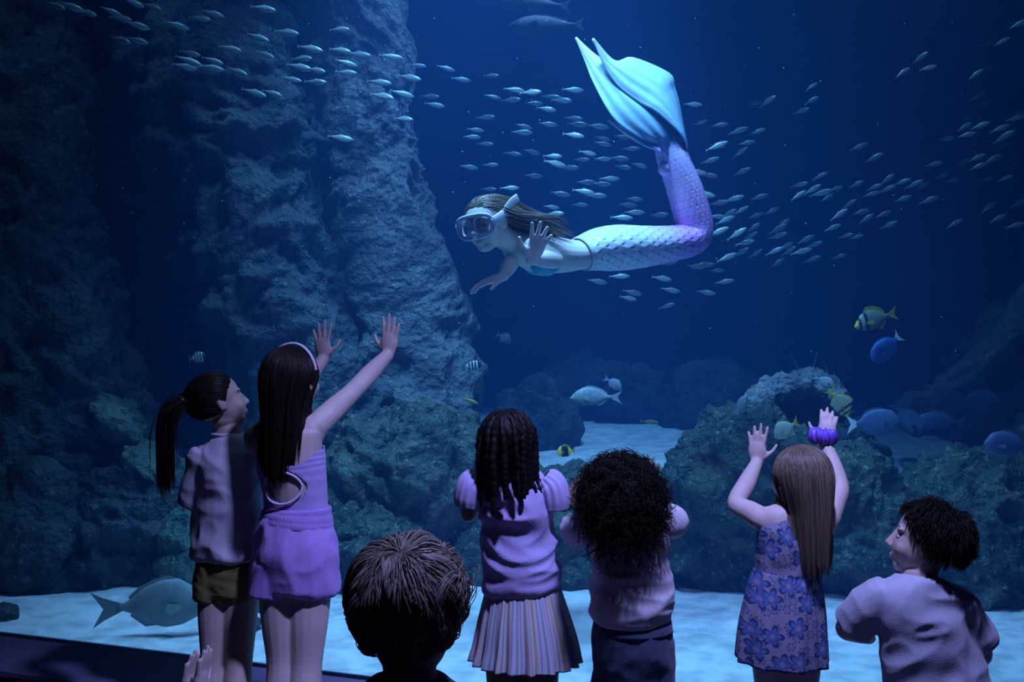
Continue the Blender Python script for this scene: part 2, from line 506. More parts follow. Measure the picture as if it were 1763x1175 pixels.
rock('reef_rock', 'dark reef rock beside the gap of far sand', M_reef, P(1462, 900, 5.35), (.30, .36, .42), 24.0, .14, 3.0, 6)
rock('reef_rock', 'dark reef mound behind the boy in the grey shirt', M_reef, P(1695, 955, 5.2), (.58, .42, .50), 26.0, .18, 2.8, 6)
rock('reef_rock', 'reef rock at the tank side with dim fish above it', M_reef, P(1850, 860, 5.6), (.5, .4, .5), 28.0, .16, 2.8, 5)
rock('reef_rock', 'low dark reef rock under the blue fish with the pale tail', M_dark, P(1462, 812, 5.85), (.20, .2, .30), 29.0, .10, 3.4, 5)
rock_tube('rock_arch', 'pale arched rock lying on top of the reef mound', M_pale,
          [P(1283, 716, 5.75), P(1310, 690, 5.8), P(1345, 672, 5.85), P(1392, 668, 5.9), P(1430, 690, 5.9), P(1450, 725, 5.9)],
          [(.10, .05), (.12, .07), (.13, .075), (.14, .08), (.13, .07), (.1, .05)], 40.0, 0.085, 6.0, side=(0, 1, 0), n=70, res=16)
for px, py, Y, r, lb in ((925, 740, 7.9, (.34, .3, .34), 'dim rounded rock on the far sand behind the girl with twists'),
                         (1082, 688, 9.2, (.30, .25, .27), 'dim low rock at the back of the far sand'),
                         (1010, 690, 9.6, (.6, .4, .36), 'faint rock ridge in the haze behind the grey fish'),
                         (1235, 705, 9.0, (.5, .4, .42), 'faint rock in the haze behind the arched pale rock'),
                         (1700, 676, 7.9, (.36, .4, .52), 'faint rock mass in the haze by the tank side'),
                         (1760, 690, 7.2, (.45, .4, .75), 'dark rock wall in the haze under the slanting branch')):
    rock('far_rock', lb, M_dark, P(px, py, Y), r, px * .37, .15, 2.4, 5)
rock_tube('rock_branch', 'slanting dark rock branch rising at the side of the tank', M_cliff,
          [P(1575, 705, 6.9), P(1640, 668, 6.85), P(1700, 615, 6.8), P(1775, 545, 6.8), P(1860, 460, 6.8)],
          [(.07, .07), (.09, .09), (.11, .1), (.13, .12), (.16, .14)], 44.0, 0.10, 3.0, side=(0, 1, 0), n=50, res=20)
rock('reef_rock', 'dark rock filling the hollow under the arched pale rock', M_dark, P(1368, 722, 6.05), (.26, .14, .16), 47.0, .07, 4.0, 5)
for px, py, Y, r, lb in ((5, 1064, 4.62, (.06, .06, .05), 'small dark stone lying on the sand by the window'),
                         (437, 1045, 4.85, (.075, .08, .09), 'dark stone on the sand between the two girls'),
                         (432, 1088, 4.46, (.05, .05, .03), 'flat little stone on the sand between the two girls')):
    c = P(px, py, Y); c[2] = float(sand_z(np.array([c[0]]), np.array([c[1]]))[0]) + r[2] * .35
    rock('stone', lb, M_dark, c, r, px * .7, .03, 8.0, 4)

# ------------------------------------------------------------------ people: shared builders
HAND_GAP = 0.0


class Head:
    """local axes: x to the person's right, y out of the face, z to the crown; unit = chin to crown"""
    def __init__(s, c, fwd, up, H):
        f = nrm(fwd); u = np.asarray(up, float); u = nrm(u - f * u.dot(f)); r = np.cross(f, u)
        s.c = np.asarray(c, float); s.R = np.stack([r, f, u], 1); s.H = H
        s.cran_c = s.w((0, -.06, .12)); s.cran_r = np.array((.375, .435, .385)) * H

    def w(s, p):
        return s.c + s.R @ (np.asarray(p, float) * s.H)

    def e(s, p, r, sub=3, tilt=None):
        M = s.R if tilt is None else s.R @ np.array(tilt)
        return ell(s.w(p), np.asarray(r) * s.H, M, sub)

    def pieces(s, ears=True):
        out = [s.e((0, -.06, .12), (.37, .43, .38), 4), s.e((0, .10, -.10), (.31, .30, .34)), s.e((0, .19, -.355), (.17, .15, .125)),
               s.e((0, .02, -.28), (.25, .25, .17))]
        for k in (-1, 1):
            out += [s.e((k * .165, .21, -.14), (.13, .13, .13)), s.e((k * .14, .312, .10), (.12, .055, .035))]
            if ears:
                out += [s.e((k * .340, -.03, -.03), (.035, .080, .115), tilt=Matrix.Rotation(k * .35, 3, 'Z'))]
                out += [s.e((k * .358, -.055, .02), (.028, .055, .065), tilt=Matrix.Rotation(k * .5, 3, 'Z'))]
        v, f = tube([s.w((0, .36, .06)), s.w((0, .405, -.05)), s.w((0, .442, -.13))], [.03 * s.H, .036 * s.H, .046 * s.H], s.R[:, 0], 10, 3)
        out += [(v, f), s.e((.045, .405, -.15), (.035, .035, .03)), s.e((-.045, .405, -.15), (.035, .035, .03)),
                s.e((0, .365, -.262), (.095, .04, .022)), s.e((0, .355, -.302), (.08, .04, .026))]
        return out

    def eyes(s, root):
        for k in (-1, 1):
            ey = obj('eye', mesh_from(*s.e((k * .145, .300, -.005), (.060, .055, .040))), M_eye, root)
            obj('iris', mesh_from(*s.e((k * .145, .330, -.005), (.028, .029, .030), 2)), M_iris, ey)
            v, f = tube([s.w((k * .07, .372, .11)), s.w((k * .14, .368, .135)), s.w((k * .22, .325, .118))], [(.008 * s.H, .005 * s.H)] * 3, s.R[:, 2], 6, 4)
            obj('eyebrow', mesh_from(v, f), M_hair_light, root)


def hand(wr, d, nrmal, size, thumb, spread=.16, curl=.15, fist=False, r=None):
    """wr wrist point, d finger direction, nrmal out of the palm, thumb = +1/-1 along cross(d, nrmal)"""
    d = nrm(d); n = np.asarray(nrmal, float); n = nrm(n - d * n.dot(d)); s = np.cross(d, n) * thumb     # s points to the thumb side
    L = size; wr = np.asarray(wr, float); r = r or L * .050
    out = [tube([wr - d * L * .08, wr + d * L * .10, wr + d * L * .30, wr + d * L * .47],
                [(L * .135, L * .10), (L * .19, L * .11), (L * .235, L * .105), (L * .215, L * .075)], s, 16, 4)]
    out.append(ell(wr + d * L * .18 + s * L * .14 + n * L * .05, (L * .10, L * .15, L * .08), np.stack([s, d, n], 1), 3))
    lens = (.44, .49, .45, .35); offs = (.165, .055, -.055, -.16); starts = (.47, .50, .47, .42); cu = curl
    for i in range(4):
        a = spread * (offs[i] / .16)
        dd = nrm(d * math.cos(a) + s * math.sin(a))
        p = wr + d * L * starts[i] + s * L * offs[i]
        pts = [p - dd * L * .06, p]; l = L * lens[i]; ang = cu * (.4 if not fist else 1)
        for seg in (.45, .32, .23):
            t = dd * math.cos(ang) + n * math.sin(ang)
            pts.append(pts[-1] + t * l * seg); ang += cu
        out.append(tube(pts, [r * 1.05, r * 1.08, r, r * .92, r * .78], s, 10, 3))
    tb = nrm(s * .75 + d * .62 + n * .22)
    p = wr + d * L * .12 + s * L * .15
    t2 = nrm(tb * .75 + d * .5 + n * (.1 + .5 * cu))
    out.append(tube([p, p + tb * L * .16, p + tb * L * .30, p + tb * L * .30 + t2 * L * .17], [r * 1.35, r * 1.25, r * 1.1, r * .85], n, 10, 3))
    return out


class Fig:
    def __init__(s, label, Y, base_px, skin, group=None):
        s.Y = Y; s.root = empty('person', ((base_px - 881.5) / F * Y, Y, 0.0), label, 'person', group)
        s.b = []; s.skin = skin

    def J(s, px, py, dy=0.0):
        return P(px, py, s.Y + dy)

    def Z(s, px, z, dy=0.0):
        Y = s.Y + dy
        return np.array([(px - 881.5) / F * Y, Y, z])

    def torso(s, rings, side):
        v = tube([r[0] for r in rings], [(r[1], r[2]) for r in rings], side, 22, 5); s.b.append(v); return v

    def arm(s, sh, el, wr, r=(.033, .027, .019)):
        s.b.append(tube([sh, (sh + el) / 2, el, el * .55 + wr * .45, wr], [r[0] * 1.08, r[0], r[1], r[1] * 1.02, r[2]], (0, .3, 1), 14, 5))

    def leg(s, hip, knee, ank, r=(.062, .043, .044, .027), toe=(0, 1, 0), ground=0.0):
        calf = knee * .62 + ank * .38 - np.array(toe) * .008
        s.b.append(tube([hip, (hip + knee) / 2, knee, calf, ank], [r[0], r[0] * .88, r[1], r[2], r[3]], (1, 0, 0), 16, 5))
        t = nrm(toe); f0 = np.array([ank[0], ank[1], ground + .026])
        s.b.append(tube([f0 - t * .03, f0 + t * .04, f0 + t * .11], [(.030, .026), (.036, .026), (.030, .016)], np.cross(t, (0, 0, 1)), 12, 4))
        s.b.append(tube([ank, f0 - t * .01], [r[3], r[3]], (1, 0, 0), 12, 3))
        # shoe
        return f0, t, ground

    def shoes(s, feet, m):
        for f0, t, gr in feet:
            sh = fuse([tube([f0 - t * .042, f0 + t * .03, f0 + t * .09, f0 + t * .128], [(.034, .034), (.040, .034), (.042, .027), (.034, .020)], np.cross(t, (0, 0, 1)), 14, 4)], .006, 2, 'shoe')
            v = getv(sh); v[:, 2] = np.maximum(v[:, 2], gr + 0.001); setv(sh, v)
            o = obj('shoe', sh, m, s.root)
            v, f = tube([f0 - t * .046 - (0, 0, .014), f0 + t * .03 - (0, 0, .014), f0 + t * .135 - (0, 0, .014)], [(.034, .010), (.042, .010), (.030, .010)], np.cross(t, (0, 0, 1)), 14, 4)
            v[:, 2] = np.maximum(v[:, 2], gr)
            obj('sole', mesh_from(v, f), M_sole, o)

    def finish(s, voxel=.004, smooth=3):
        me = fuse(s.b, voxel, smooth); v = getv(me); v[:, 2] = np.maximum(v[:, 2], s.root.location.z * (s.root.location.z < .3) + 0.002); setv(me, v)
        return obj('body', me, s.skin, s.root)

    def cloth(s, name, parts, m, voxel=.006, smooth=6, amp=.004, freq=(9, 9, 16), seed=0.0, cut=None):
        me = fuse(parts, voxel, smooth, name)
        if amp:
            wrinkle(me, amp, freq, seed)
        if cut is not None:
            bm = bmesh.new(); bm.from_mesh(me)
            kill = [f for f in bm.faces if cut(f.calc_center_median())]
            bmesh.ops.delete(bm, geom=kill, context='FACES'); bm.to_mesh(me); bm.free()
        return obj(name, me, m, s.root)


def scalp(h, n, rng, low=-.6, front=1.35, y0=-.1):
    out = []
    while len(out) < n:
        d = rng.normal(size=(n * 3, 3)); d /= np.linalg.norm(d, axis=1)[:, None]
        k = d[:, 2] > low + front * np.maximum(0, d[:, 1] - y0)
        out += list(d[k])
    d = np.array(out[:n])
    pos = h.cran_c + (d * h.cran_r) @ h.R.T
    nn = (d / h.cran_r); nn /= np.linalg.norm(nn, axis=1)[:, None]
    return d, pos, nn @ h.R.T


def cling(h, k):
    return lambda p, t: -k * (p - h.cran_c) / (np.linalg.norm(p - h.cran_c, axis=1, keepdims=True) + 1e-6)


def sim(pos, d0, length, K, grav, coll, rng, off, jitter=.05, flow=None, drag=0.75, sub=3, cl=0, cls=.8):
    """grow strands step by step under gravity, kept outside the ellipsoids in coll; cl > 0 gathers them into locks"""
    N = len(pos); L = np.broadcast_to(np.asarray(length, float), (N,)); ds = (L / ((K - 1) * sub))[:, None]
    p = pos.copy(); d = d0.copy(); out = [p.copy()]
    off = np.broadcast_to(np.asarray(off, float), (N,))[:, None]
    g = np.asarray(grav, float); dr = drag ** (1 / sub)
    for k in range(1, (K - 1) * sub + 1):
        t = k / ((K - 1) * sub)
        acc = g * (0.35 + t)
        if flow is not None:
            acc = acc + flow(p, t)
        d = d * dr + acc * (1 - dr) * 1.6 + rng.normal(size=(N, 3)) * jitter / sub
        d /= np.linalg.norm(d, axis=1)[:, None] + 1e-9
        p0 = p; p = p + d * ds
        for c, R, r in coll:
            q = ((p - c) @ R) / r; m = np.linalg.norm(q, axis=1, keepdims=True); lim = 1 + off * min(1, t * 3)
            ins = m < lim
            q2 = np.where(ins, q / np.maximum(m, 1e-6) * lim, q)
            p = c + (q2 * r) @ R.T
        dd = p - p0; d = dd / (np.linalg.norm(dd, axis=1)[:, None] + 1e-9)
        if k % sub == 0:
            out.append(p.copy())
    S = np.stack(out, 1)
    if cl:
        gi = rng.choice(N, cl, replace=False)
        near = gi[np.argmin(((pos[:, None] - pos[gi][None]) ** 2).sum(2), 1)]
        t = np.linspace(0, 1, K)[None, :, None]
        G = S[near]
        S = G + (S - G) * (1 - cls * np.minimum(1, t * 1.3) * rng.uniform(.5, 1, (N, 1, 1)))
    return S


def strands_mesh(S, rad, rng, sides=3, taper=.25, bulge=None):
    N, K, _ = S.shape
    T = np.gradient(S, axis=1); T /= np.linalg.norm(T, axis=2, keepdims=True) + 1e-9
    ref = rng.normal(size=(N, 1, 3)); A = np.cross(T, ref); A /= np.linalg.norm(A, axis=2, keepdims=True) + 1e-9
    B = np.cross(T, A)
    t = np.linspace(0, 1, K); pr = np.minimum(1, (1 - t) / .45) * (1 - taper) + taper
    if bulge is not None:
        pr = pr * bulge
    r = np.broadcast_to(np.asarray(rad, float), (N,))[:, None] * pr[None]
    th = np.linspace(0, 2 * np.pi, sides, endpoint=False)
    V = S[:, :, None] + r[..., None, None] * (A[:, :, None] * np.cos(th)[:, None] + B[:, :, None] * np.sin(th)[:, None])
    idx = np.arange(N * K * sides).reshape(N, K, sides); nx = np.roll(idx, -1, 2)
    Fq = np.stack([idx[:, :-1], nx[:, :-1], nx[:, 1:], idx[:, 1:]], -1).reshape(-1, 4)
    me = mesh_from(V.reshape(-1, 3), Fq, 'hair')
    attr(me, 'rnd', np.repeat(rng.uniform(0, 1, N), K * sides))
    return me


def hair_cap(h, m, parent, grow=1.0, low=-.55, front=1.3, y0=-.1, name='hair_base'):
    v, f = ico(5)
    keep = v[:, 2] > low + front * np.maximum(0, v[:, 1] - y0)
    w_ = h.cran_c + (v * h.cran_r * grow) @ h.R.T
    f2 = [q for q in f if keep[list(q)].all()]
    return obj(name, mesh_from(w_, f2), m, parent)


def hair_mat(name, a, b, rough=.42):
    return mat(name, a, rough, .45 if b[0] > .03 else .2, c2=b, nfac=(0, 1), attr_mix='rnd')


def open_tube(rings, side, n=120, res=8, fold=None, thick=.003, seed=0):
    """skirt-like open tube; rings (centre, rx, ry); fold(theta, t) scales the radius; returns mesh with attributes u (around) and v (down)"""
    Pt = catmull([r[0] for r in rings], res); R = catmull([(r[1], r[2]) for r in rings], res)
    T, A, B = frames(Pt, side); k = len(Pt)
    th = np.linspace(0, 2 * np.pi, n, endpoint=False); t = np.linspace(0, 1, k)
    V = []
    for sg in (0, thick):
        sc = np.ones((k, n)) if fold is None else fold(th[None], t[:, None])
        X_ = (R[:, 0:1] - sg) * np.cos(th) * sc; Y_ = (R[:, 1:2] - sg) * np.sin(th) * sc
        V.append(Pt[:, None] + A[:, None] * X_[..., None] + B[:, None] * Y_[..., None])
    V = np.array(V).reshape(-1, 3); m = k * n
    Fq = []
    for i in range(k - 1):
        for j in range(n):
            a, b, c, d = i * n + j, i * n + (j + 1) % n, (i + 1) * n + (j + 1) % n, (i + 1) * n + j
            Fq += [(a, b, c, d), (m + d, m + c, m + b, m + a)]
    for j in range(n):
        b = (j + 1) % n
        Fq += [(j, m + j, m + b, b), ((k - 1) * n + j, (k - 1) * n + b, m + (k - 1) * n + b, m + (k - 1) * n + j)]
    me = mesh_from(V, Fq)
    attr(me, 'u', np.tile(np.tile(th / (2 * np.pi), k), 2)); attr(me, 'v', np.tile(np.repeat(t, n), 2))
    return me


def skin_mat(name, c):
    m = mat(name, c, .55, .35, c2=tuple(x * .9 for x in c), nscale=18)
    m.node_tree.nodes['Principled BSDF'].inputs['Subsurface Weight'].default_value = 0.0
    return m


M_skin_l = skin_mat('skin_light', (.60, .49, .46))
M_skin_m = skin_mat('skin_tan', (.52, .40, .35))
M_skin_d = skin_mat('skin_brown', (.19, .125, .10))
M_skin_p = skin_mat('skin_pale', (.80, .74, .70))
M_eye = mat('eye_white', (.42, .42, .44), .35, .3)
M_iris = mat('iris_dark', (.03, .02, .015), .2, .6)
M_hair_dark = hair_mat('hair_dark_brown', (.008, .006, .006), (.022, .016, .014))
M_hair_black = hair_mat('hair_black', (.003, .003, .003), (.009, .008, .008), .6)
M_hair_brown = hair_mat('hair_brown', (.10, .07, .05), (.26, .19, .14))
M_hair_blond = hair_mat('hair_dark_blond', (.17, .145, .125), (.54, .47, .40))
M_hair_light = hair_mat('hair_light_brown', (.07, .048, .035), (.24, .175, .13))
M_sole = mat('rubber_sole', (.5, .5, .5), .8)
M_shoe_w = mat('white_canvas', (.55, .55, .55), .8, bump=(300, .2))
M_shoe_d = mat('dark_canvas', (.05, .05, .07), .8, bump=(300, .2))


def fabric(name, c, c2=None, fine=260):
    m = mat(name, c, .9, .15, c2=c2 or tuple(x * .86 for x in c), nscale=14, nfac=(.35, .65), bump=(fine, .25, .004), sheen=.15)
    return m


def long_hair(h, root, m, n, length, off, coll, seed, radius, axis, side, pull=5.0, W=.075, K=17, low=-.55, front=1.25, cl=110, cls=.7):
    rng = np.random.default_rng(seed)
    d, pos, nn = scalp(h, n, rng, low, front)
    t = d - np.array((0, -.05, 1.0)) * .98
    t[:, 1] -= 1.1
    t = t - d * (t * d).sum(1, keepdims=True)
    t /= np.linalg.norm(t, axis=1, keepdims=True) + 1e-6
    L = length * (rng.uniform(.80, 1.05, n)) - (0.5 * h.H * (1 - np.clip(d[:, 2], -.6, 1)) * .5)
    fl = lambda p, tt: -pull * ((p - axis) @ side)[:, None] * side[None] * max(0, tt - .15)
    S = sim(pos, t @ h.R.T, L, K, (0, 0, -1.6), coll, rng, rng.uniform(off[0], off[1], n), .035, flow=fl, drag=.6, cl=cl, cls=cls)
    lat = (S - axis) @ side; below = np.clip((h.c[2] + .02 - S[..., 2]) / .10, 0, 1)
    S = S + side * ((W * np.tanh(lat / W) - lat) * below)[..., None]
    return obj('hair', strands_mesh(S, rng.uniform(.7, 1.3, n) * radius, rng), m, root)

# ------------------------------------------------------------------ the visitors
def right_of(fwd):
    return nrm(np.cross(fwd, (0, 0, 1)))


def ctube(rings, side, n=26):
    return tube([r[0] for r in rings], [(r[1], r[2]) for r in rings], side, n, 6, cap=.12)


def head_coll(h, extra=()):
    return [(h.cran_c, h.R, h.cran_r * 1.01), (h.w((0, .08, -.12)), h.R, np.array((.33, .30, .36)) * h.H)] + list(extra)


I3 = np.eye(3)

# --- girl with a ponytail, pale shirt, olive shorts
g = Fig('girl with a dark ponytail, pale loose shirt and olive shorts looking up at the swimmer', 3.22, 393, M_skin_m)
fw = nrm((.32, .94, 0)); rt = right_of(fw)
g.torso([(g.J(395, 1000), .085, .07), (g.J(395, 970), .10, .082), (g.J(393, 915), .086, .07), (g.J(393, 840), .094, .072), (g.J(395, 775), .10, .058), (g.J(394, 748), .05, .045)], rt)
g.b.append(tube([g.J(394, 765), g.J(388, 735), g.J(382, 712)], [.042, .037, .038], rt, 12, 4))
h = Head(g.J(376, 694), (.80, .48, .30), (-.22, 0, .95), .20); g.b += h.pieces()
a1 = (g.J(350, 785), g.J(337, 862, .02), g.J(372, 862, .22)); a2 = (g.J(438, 770), g.J(455, 800, .12), g.J(462, 740, .30))
for a, th in ((a1, -1), (a2, 1)):
    g.arm(*a); g.b += hand(a[2], a[2] - a[1] + np.array((0, 0, .05)), GN, .13, th)
ft = [g.leg(g.J(373, 1000), g.Z(369, .33, -.06), g.Z(366, .06, -.16), toe=fw), g.leg(g.J(415, 1000), g.Z(411, .33, -.07), g.Z(409, .06, -.18), toe=fw)]
g.finish(.0042); g.shoes(ft, M_shoe_w); h.eyes(g.root)
M_shirt_pale = fabric('pale_lilac_jersey', (.66, .64, .74))
g.cloth('shirt', [ctube([(g.J(393, 955), .122, .098), (g.J(393, 900), .119, .096), (g.J(393, 840), .117, .092), (g.J(394, 795), .119, .082), (g.J(395, 768), .10, .060), (g.J(393, 752), .055, .05)], rt),
                  tube([g.J(358, 782), g.J(343, 820), g.J(336, 868, .02)], [(.052, .05), (.050, .052), (.052, .058)], fw, 18, 5, cap=.1),
                  tube([g.J(428, 775), g.J(442, 788, .05), g.J(450, 797, .10)], [.05, .05, .05], fw, 18, 5, cap=.1)], M_shirt_pale, amp=.011, freq=(4.5, 4.5, 6), seed=1.0)
v, f = tube([g.J(393, 750) + np.array((math.cos(a) * .052 * rt[0] + math.sin(a) * .046 * fw[0], math.cos(a) * .052 * rt[1] + math.sin(a) * .046 * fw[1], .004)) for a in np.linspace(0, 6.2, 16)], [.006] * 16, (0, 0, 1), 8, 2)
obj('collar', mesh_from(v, f), M_shirt_pale, g.root)
g.cloth('shorts', [ctube([(g.J(394, 1018), .106, .088), (g.J(395, 992), .108, .09), (g.J(395, 960), .110, .09), (g.J(395, 935), .10, .082)], rt),
                   tube([g.J(375, 965), g.J(372, 1000), g.J(371, 1030)], [(.066, .085), (.064, .08), (.064, .08)], rt, 18, 4, cap=.05), tube([g.J(414, 965), g.J(416, 1000), g.J(416, 1030)], [(.066, .085), (.064, .08), (.064, .08)], rt, 18, 4, cap=.05)],
        fabric('olive_cotton', (.22, .20, .07)), amp=.004, seed=2.0)
rng = np.random.default_rng(21)
d, pos, nn = scalp(h, 1100, rng, -.80, 1.45)
pd = nrm((0, -.97, .22)); S = []
tt = np.linspace(0, 1, 9)
for k in range(len(d)):
    q = d[k][None] * (1 - tt)[:, None] + pd[None] * tt[:, None]; q += np.array((0, 0, .10)) * np.sin(tt * np.pi)[:, None] * (d[k][2] > .2)
    q /= np.linalg.norm(q, axis=1)[:, None]
    S.append(h.cran_c + (q * h.cran_r * (1.015 + .05 * rng.uniform() * np.sin(tt * np.pi)[:, None])) @ h.R.T)
hair_cap(h, M_hair_dark, g.root, 1.012, -.80, 1.5)
obj('hair', strands_mesh(np.array(S), rng.uniform(.0012, .0022, len(S)), rng, taper=.8), M_hair_dark, g.root)
pr = h.w((0, -.52, .20))
n = 420; p0 = pr + rng.normal(size=(n, 3)) * .010
d0 = nrm(h.R @ np.array((0, -1, .05))) + rng.normal(size=(n, 3)) * .18
S = sim(p0, d0, rng.uniform(.22, .33, n), 16, (0.05, 0, -1.8), head_coll(h, [(g.J(380, 800), I3, np.array((.10, .09, .10)))]), rng, rng.uniform(.0, .08, n), .04, cl=40, cls=.6)
obj('ponytail', strands_mesh(S, rng.uniform(.0012, .0022, n), rng), M_hair_dark, g.root)
v, f = tube([pr + h.R @ np.array((math.cos(a), 0, math.sin(a))) * .014 for a in np.linspace(0, 6.28, 14)], [.006] * 14, h.R[:, 1], 8, 2)
obj('hair_tie', mesh_from(v, f), mat('hair_tie_white', (.6, .6, .65), .8), g.root)

# --- tall girl in the lavender suit
g = Fig('tall girl with pearl headband and long hair in lavender suit and purple shorts, hands raised', 3.1, 508, M_skin_l)
fw = nrm((.22, .97, 0)); rt = right_of(fw)
rings = [(g.J(508, 1005), .095, .08), (g.J(508, 950), .118, .094), (g.J(512, 885), .094, .072), (g.J(506, 830), .10, .075), (g.J(498, 780), .108, .074), (g.J(492, 742), .112, .056), (g.J(494, 716), .05, .044)]
g.torso(rings, rt)
g.b.append(tube([g.J(494, 735), g.J(497, 705), g.J(500, 685)], [.045, .040, .042], rt, 12, 4))
h = Head(g.J(503, 654), (.42, .88, .16), (0, -.1, 1), .212); g.b += h.pieces()
sh, el, wr = g.J(541, 737), g.J(608, 674, .14), g.J(668, 611, .370)
g.arm(sh, el, wr, (.037, .031, .022)); g.b.append(ell(g.J(532, 745), (.05, .05, .055)))
g.b += hand(wr, (.10, -.02, 1), GN, .142, 1, .15, .03)
sh, el, wr = g.J(441, 752), g.J(452, 748, .22), g.J(557, 618, .45)
el = (sh + wr) / 2 + np.array((-.05, .02, -.09))
g.arm(sh, el, wr, (.037, .031, .022)); g.b.append(ell(g.J(448, 758), (.05, .05, .055)))
g.b += hand(wr, (-.06, -.02, 1), GN, .138, -1, .26, .03)
ft = [g.leg(g.J(484, 1000), g.Z(487, .36, -.04), g.Z(487, .065, -.11), (.073, .05, .05, .03), fw), g.leg(g.J(532, 1000), g.Z(527, .36, -.05), g.Z(527, .065, -.13), (.073, .05, .05, .03), fw)]
g.finish(.004); g.shoes(ft, M_shoe_w); h.eyes(g.root)
M_lav = fabric('lavender_stretch', (.52, .40, .80))
M_pur = fabric('purple_jersey', (.56, .36, .86))
suit = open_tube([(g.J(511, 905), .104, .084), (g.J(512, 885), .099, .077), (g.J(506, 830), .105, .080), (g.J(501, 800), .112, .081), (g.J(498, 775), .114, .080)], rt, 160, 14, lambda th, t: 1 + .006 * np.sin(t * 60 + 3 * np.cos(th)) * (np.sin(th) < .2) + 0 * th, .004)
kc = g.J(503, 831); top_c = g.J(500, 797)
bm = bmesh.new(); bm.from_mesh(suit)
kill = []
for fc in bm.faces:
    c = fc.calc_center_median(); back = (Vector(c) - Vector(g.J(503, 831))).dot(Vector(fw)) < .0
    ex = (c.x - kc[0]) / .062; ez = (c.z - kc[2]) / .056
    if back and (ex * ex + ez * ez) ** .5 < 1 - .25 * max(ez, 0):
        kill.append(fc)
    side_t = abs((Vector(c) - Vector(top_c)).dot(Vector(rt)))
    if back and c.z > top_c[2] + .0 + max(0, side_t - .06) * .9:
        kill.append(fc)
bmesh.ops.delete(bm, geom=list(set(kill)), context='FACES'); bm.to_mesh(suit); bm.free()
so = obj('swimsuit', suit, M_lav, g.root)
ta = np.linspace(0, 2 * np.pi, 40)
pts = []
for a in ta:
    ez = math.sin(a); x = kc[0] + .062 * math.cos(a) * (1 - .25 * max(ez, 0)); z = kc[2] + .056 * ez * (1 - .25 * max(ez, 0))
    q = ((x - kc[0]) / rt[0]) / .103; pts.append(np.array((x, kc[1], z)) - fw * (.082 * math.sqrt(max(0, 1 - q * q))) + rt * 0 + np.array((0, (x - kc[0]) * rt[1] / rt[0], 0)))
v, f = tube(pts, [.0042] * len(pts), (0, 1, 0), 8, 1, cap=False)
obj('keyhole_trim', mesh_from(v, f), mat('pale_trim', (.66, .62, .82), .8), so)
M_purple_band = fabric('purple_ribbed', (.50, .32, .80), fine=120)
g.cloth('shorts', [ctube([(g.J(507, 1012), .134, .100), (g.J(508, 985), .134, .105), (g.J(508, 950), .134, .110), (g.J(509, 915), .122, .098), (g.J(511, 890), .108, .088)], rt, 30),
                   tube([g.J(480, 970), g.J(475, 1000), g.J(473, 1023)], [(.078, .09), (.078, .088), (.080, .088)], rt, 20, 4, cap=.06),
                   tube([g.J(537, 970), g.J(541, 995), g.J(542, 1021)], [(.072, .09), (.072, .088), (.074, .088)], rt, 20, 4, cap=.06)], M_pur, .0055, 4, .009, (6, 6, 5), 3.0)
wb = open_tube([(g.J(510, 904), .116, .095), (g.J(511, 892), .114, .093), (g.J(512, 880), .108, .088), (g.J(512, 872), .104, .083)], rt, 180, 10,
               lambda th, t: 1 + .010 * np.sin(60 * th) * np.abs(np.sin(t * 9.4)) + .012 * np.abs(np.sin(t * 9.4)), .005)
obj('waistband', wb, M_purple_band, g.root)
coll = head_coll(h, [(g.J(497, 775, .01), np.stack([rt, fw, (0, 0, 1)], 1), np.array((.16, .085, .14)))])
hair_cap(h, M_hair_dark, g.root, 1.01, -.5, 1.25)
long_hair(h, g.root, M_hair_dark, 2200, .375, (.0, .07), coll, 31, .0012, g.J(493, 700), rt, 8.0, .082, front=1.05)
# pearl headband: each pearl is a piece
hb = []
M_pearl = mat('pearl', (.75, .73, .78), .25, .6)
vb = []
for k in range(46):
    a = -1.45 + 2.9 * k / 45
    q = np.array((math.sin(a), .34 - .12 * abs(math.sin(a)), math.cos(a))); q /= np.linalg.norm(q)
    vb.append(h.cran_c + h.R @ (q * h.cran_r * 1.10))
hbo = obj('headband', mesh_from(*tube(vb, [.0035] * len(vb), h.R[:, 1], 6, 1)), mat('headband_core', (.2, .2, .24), .5), g.root)
pm_ = None
for p in vb:
    if pm_ is None:
        pm_ = mesh_from(*ell((0, 0, 0), (.0052,) * 3, sub=2)); pm_.materials.append(M_pearl)
    po = bpy.data.objects.new('pearl', pm_); COL.objects.link(po); po.parent = hbo; po.location = Vector(p) - g.root.location

# --- boy with tousled hair, close to the camera
g = Fig('boy with tousled dark blond hair and dark shirt seen from behind', 1.42, 705, M_skin_l)
fw = nrm((.12, .98, 0)); rt = right_of(fw)
g.torso([(g.Z(705, .42), .10, .085), (g.Z(705, .50), .105, .085), (g.Z(705, .60), .098, .08), (g.Z(705, .72), .108, .08), (g.Z(705, .81), .118, .062), (g.Z(705, .845), .05, .045)], rt)
g.b.append(tube([g.Z(705, .82), g.Z(705, .87, .01), g.Z(705, .91, .015)], [.042, .039, .041], rt, 12, 4))
h = Head(g.J(705, 1050, .01), (.18, .97, .06), (0, 0, 1), .205); g.b += h.pieces()
for k in (-1, 1):
    sh = g.Z(705, .80) + rt * k * .115; el = sh + np.array((k * .035, .04, -.17)); wr = el + fw * .15 + np.array((0, 0, .04))
    g.arm(sh, el, wr); g.b += hand(wr, fw + np.array((0, 0, .1)), -rt * k, .13, -k if False else 1 * k)
ft = [g.leg(g.Z(705, .44) + rt * k * .055, g.Z(705, .26, .01) + rt * k * .06, g.Z(705, .06) + rt * k * .06, toe=fw) for k in (-1, 1)]
g.finish(.0045); g.shoes(ft, M_shoe_d); h.eyes(g.root)
M_navy = fabric('dark_navy_jersey', (.05, .055, .09))
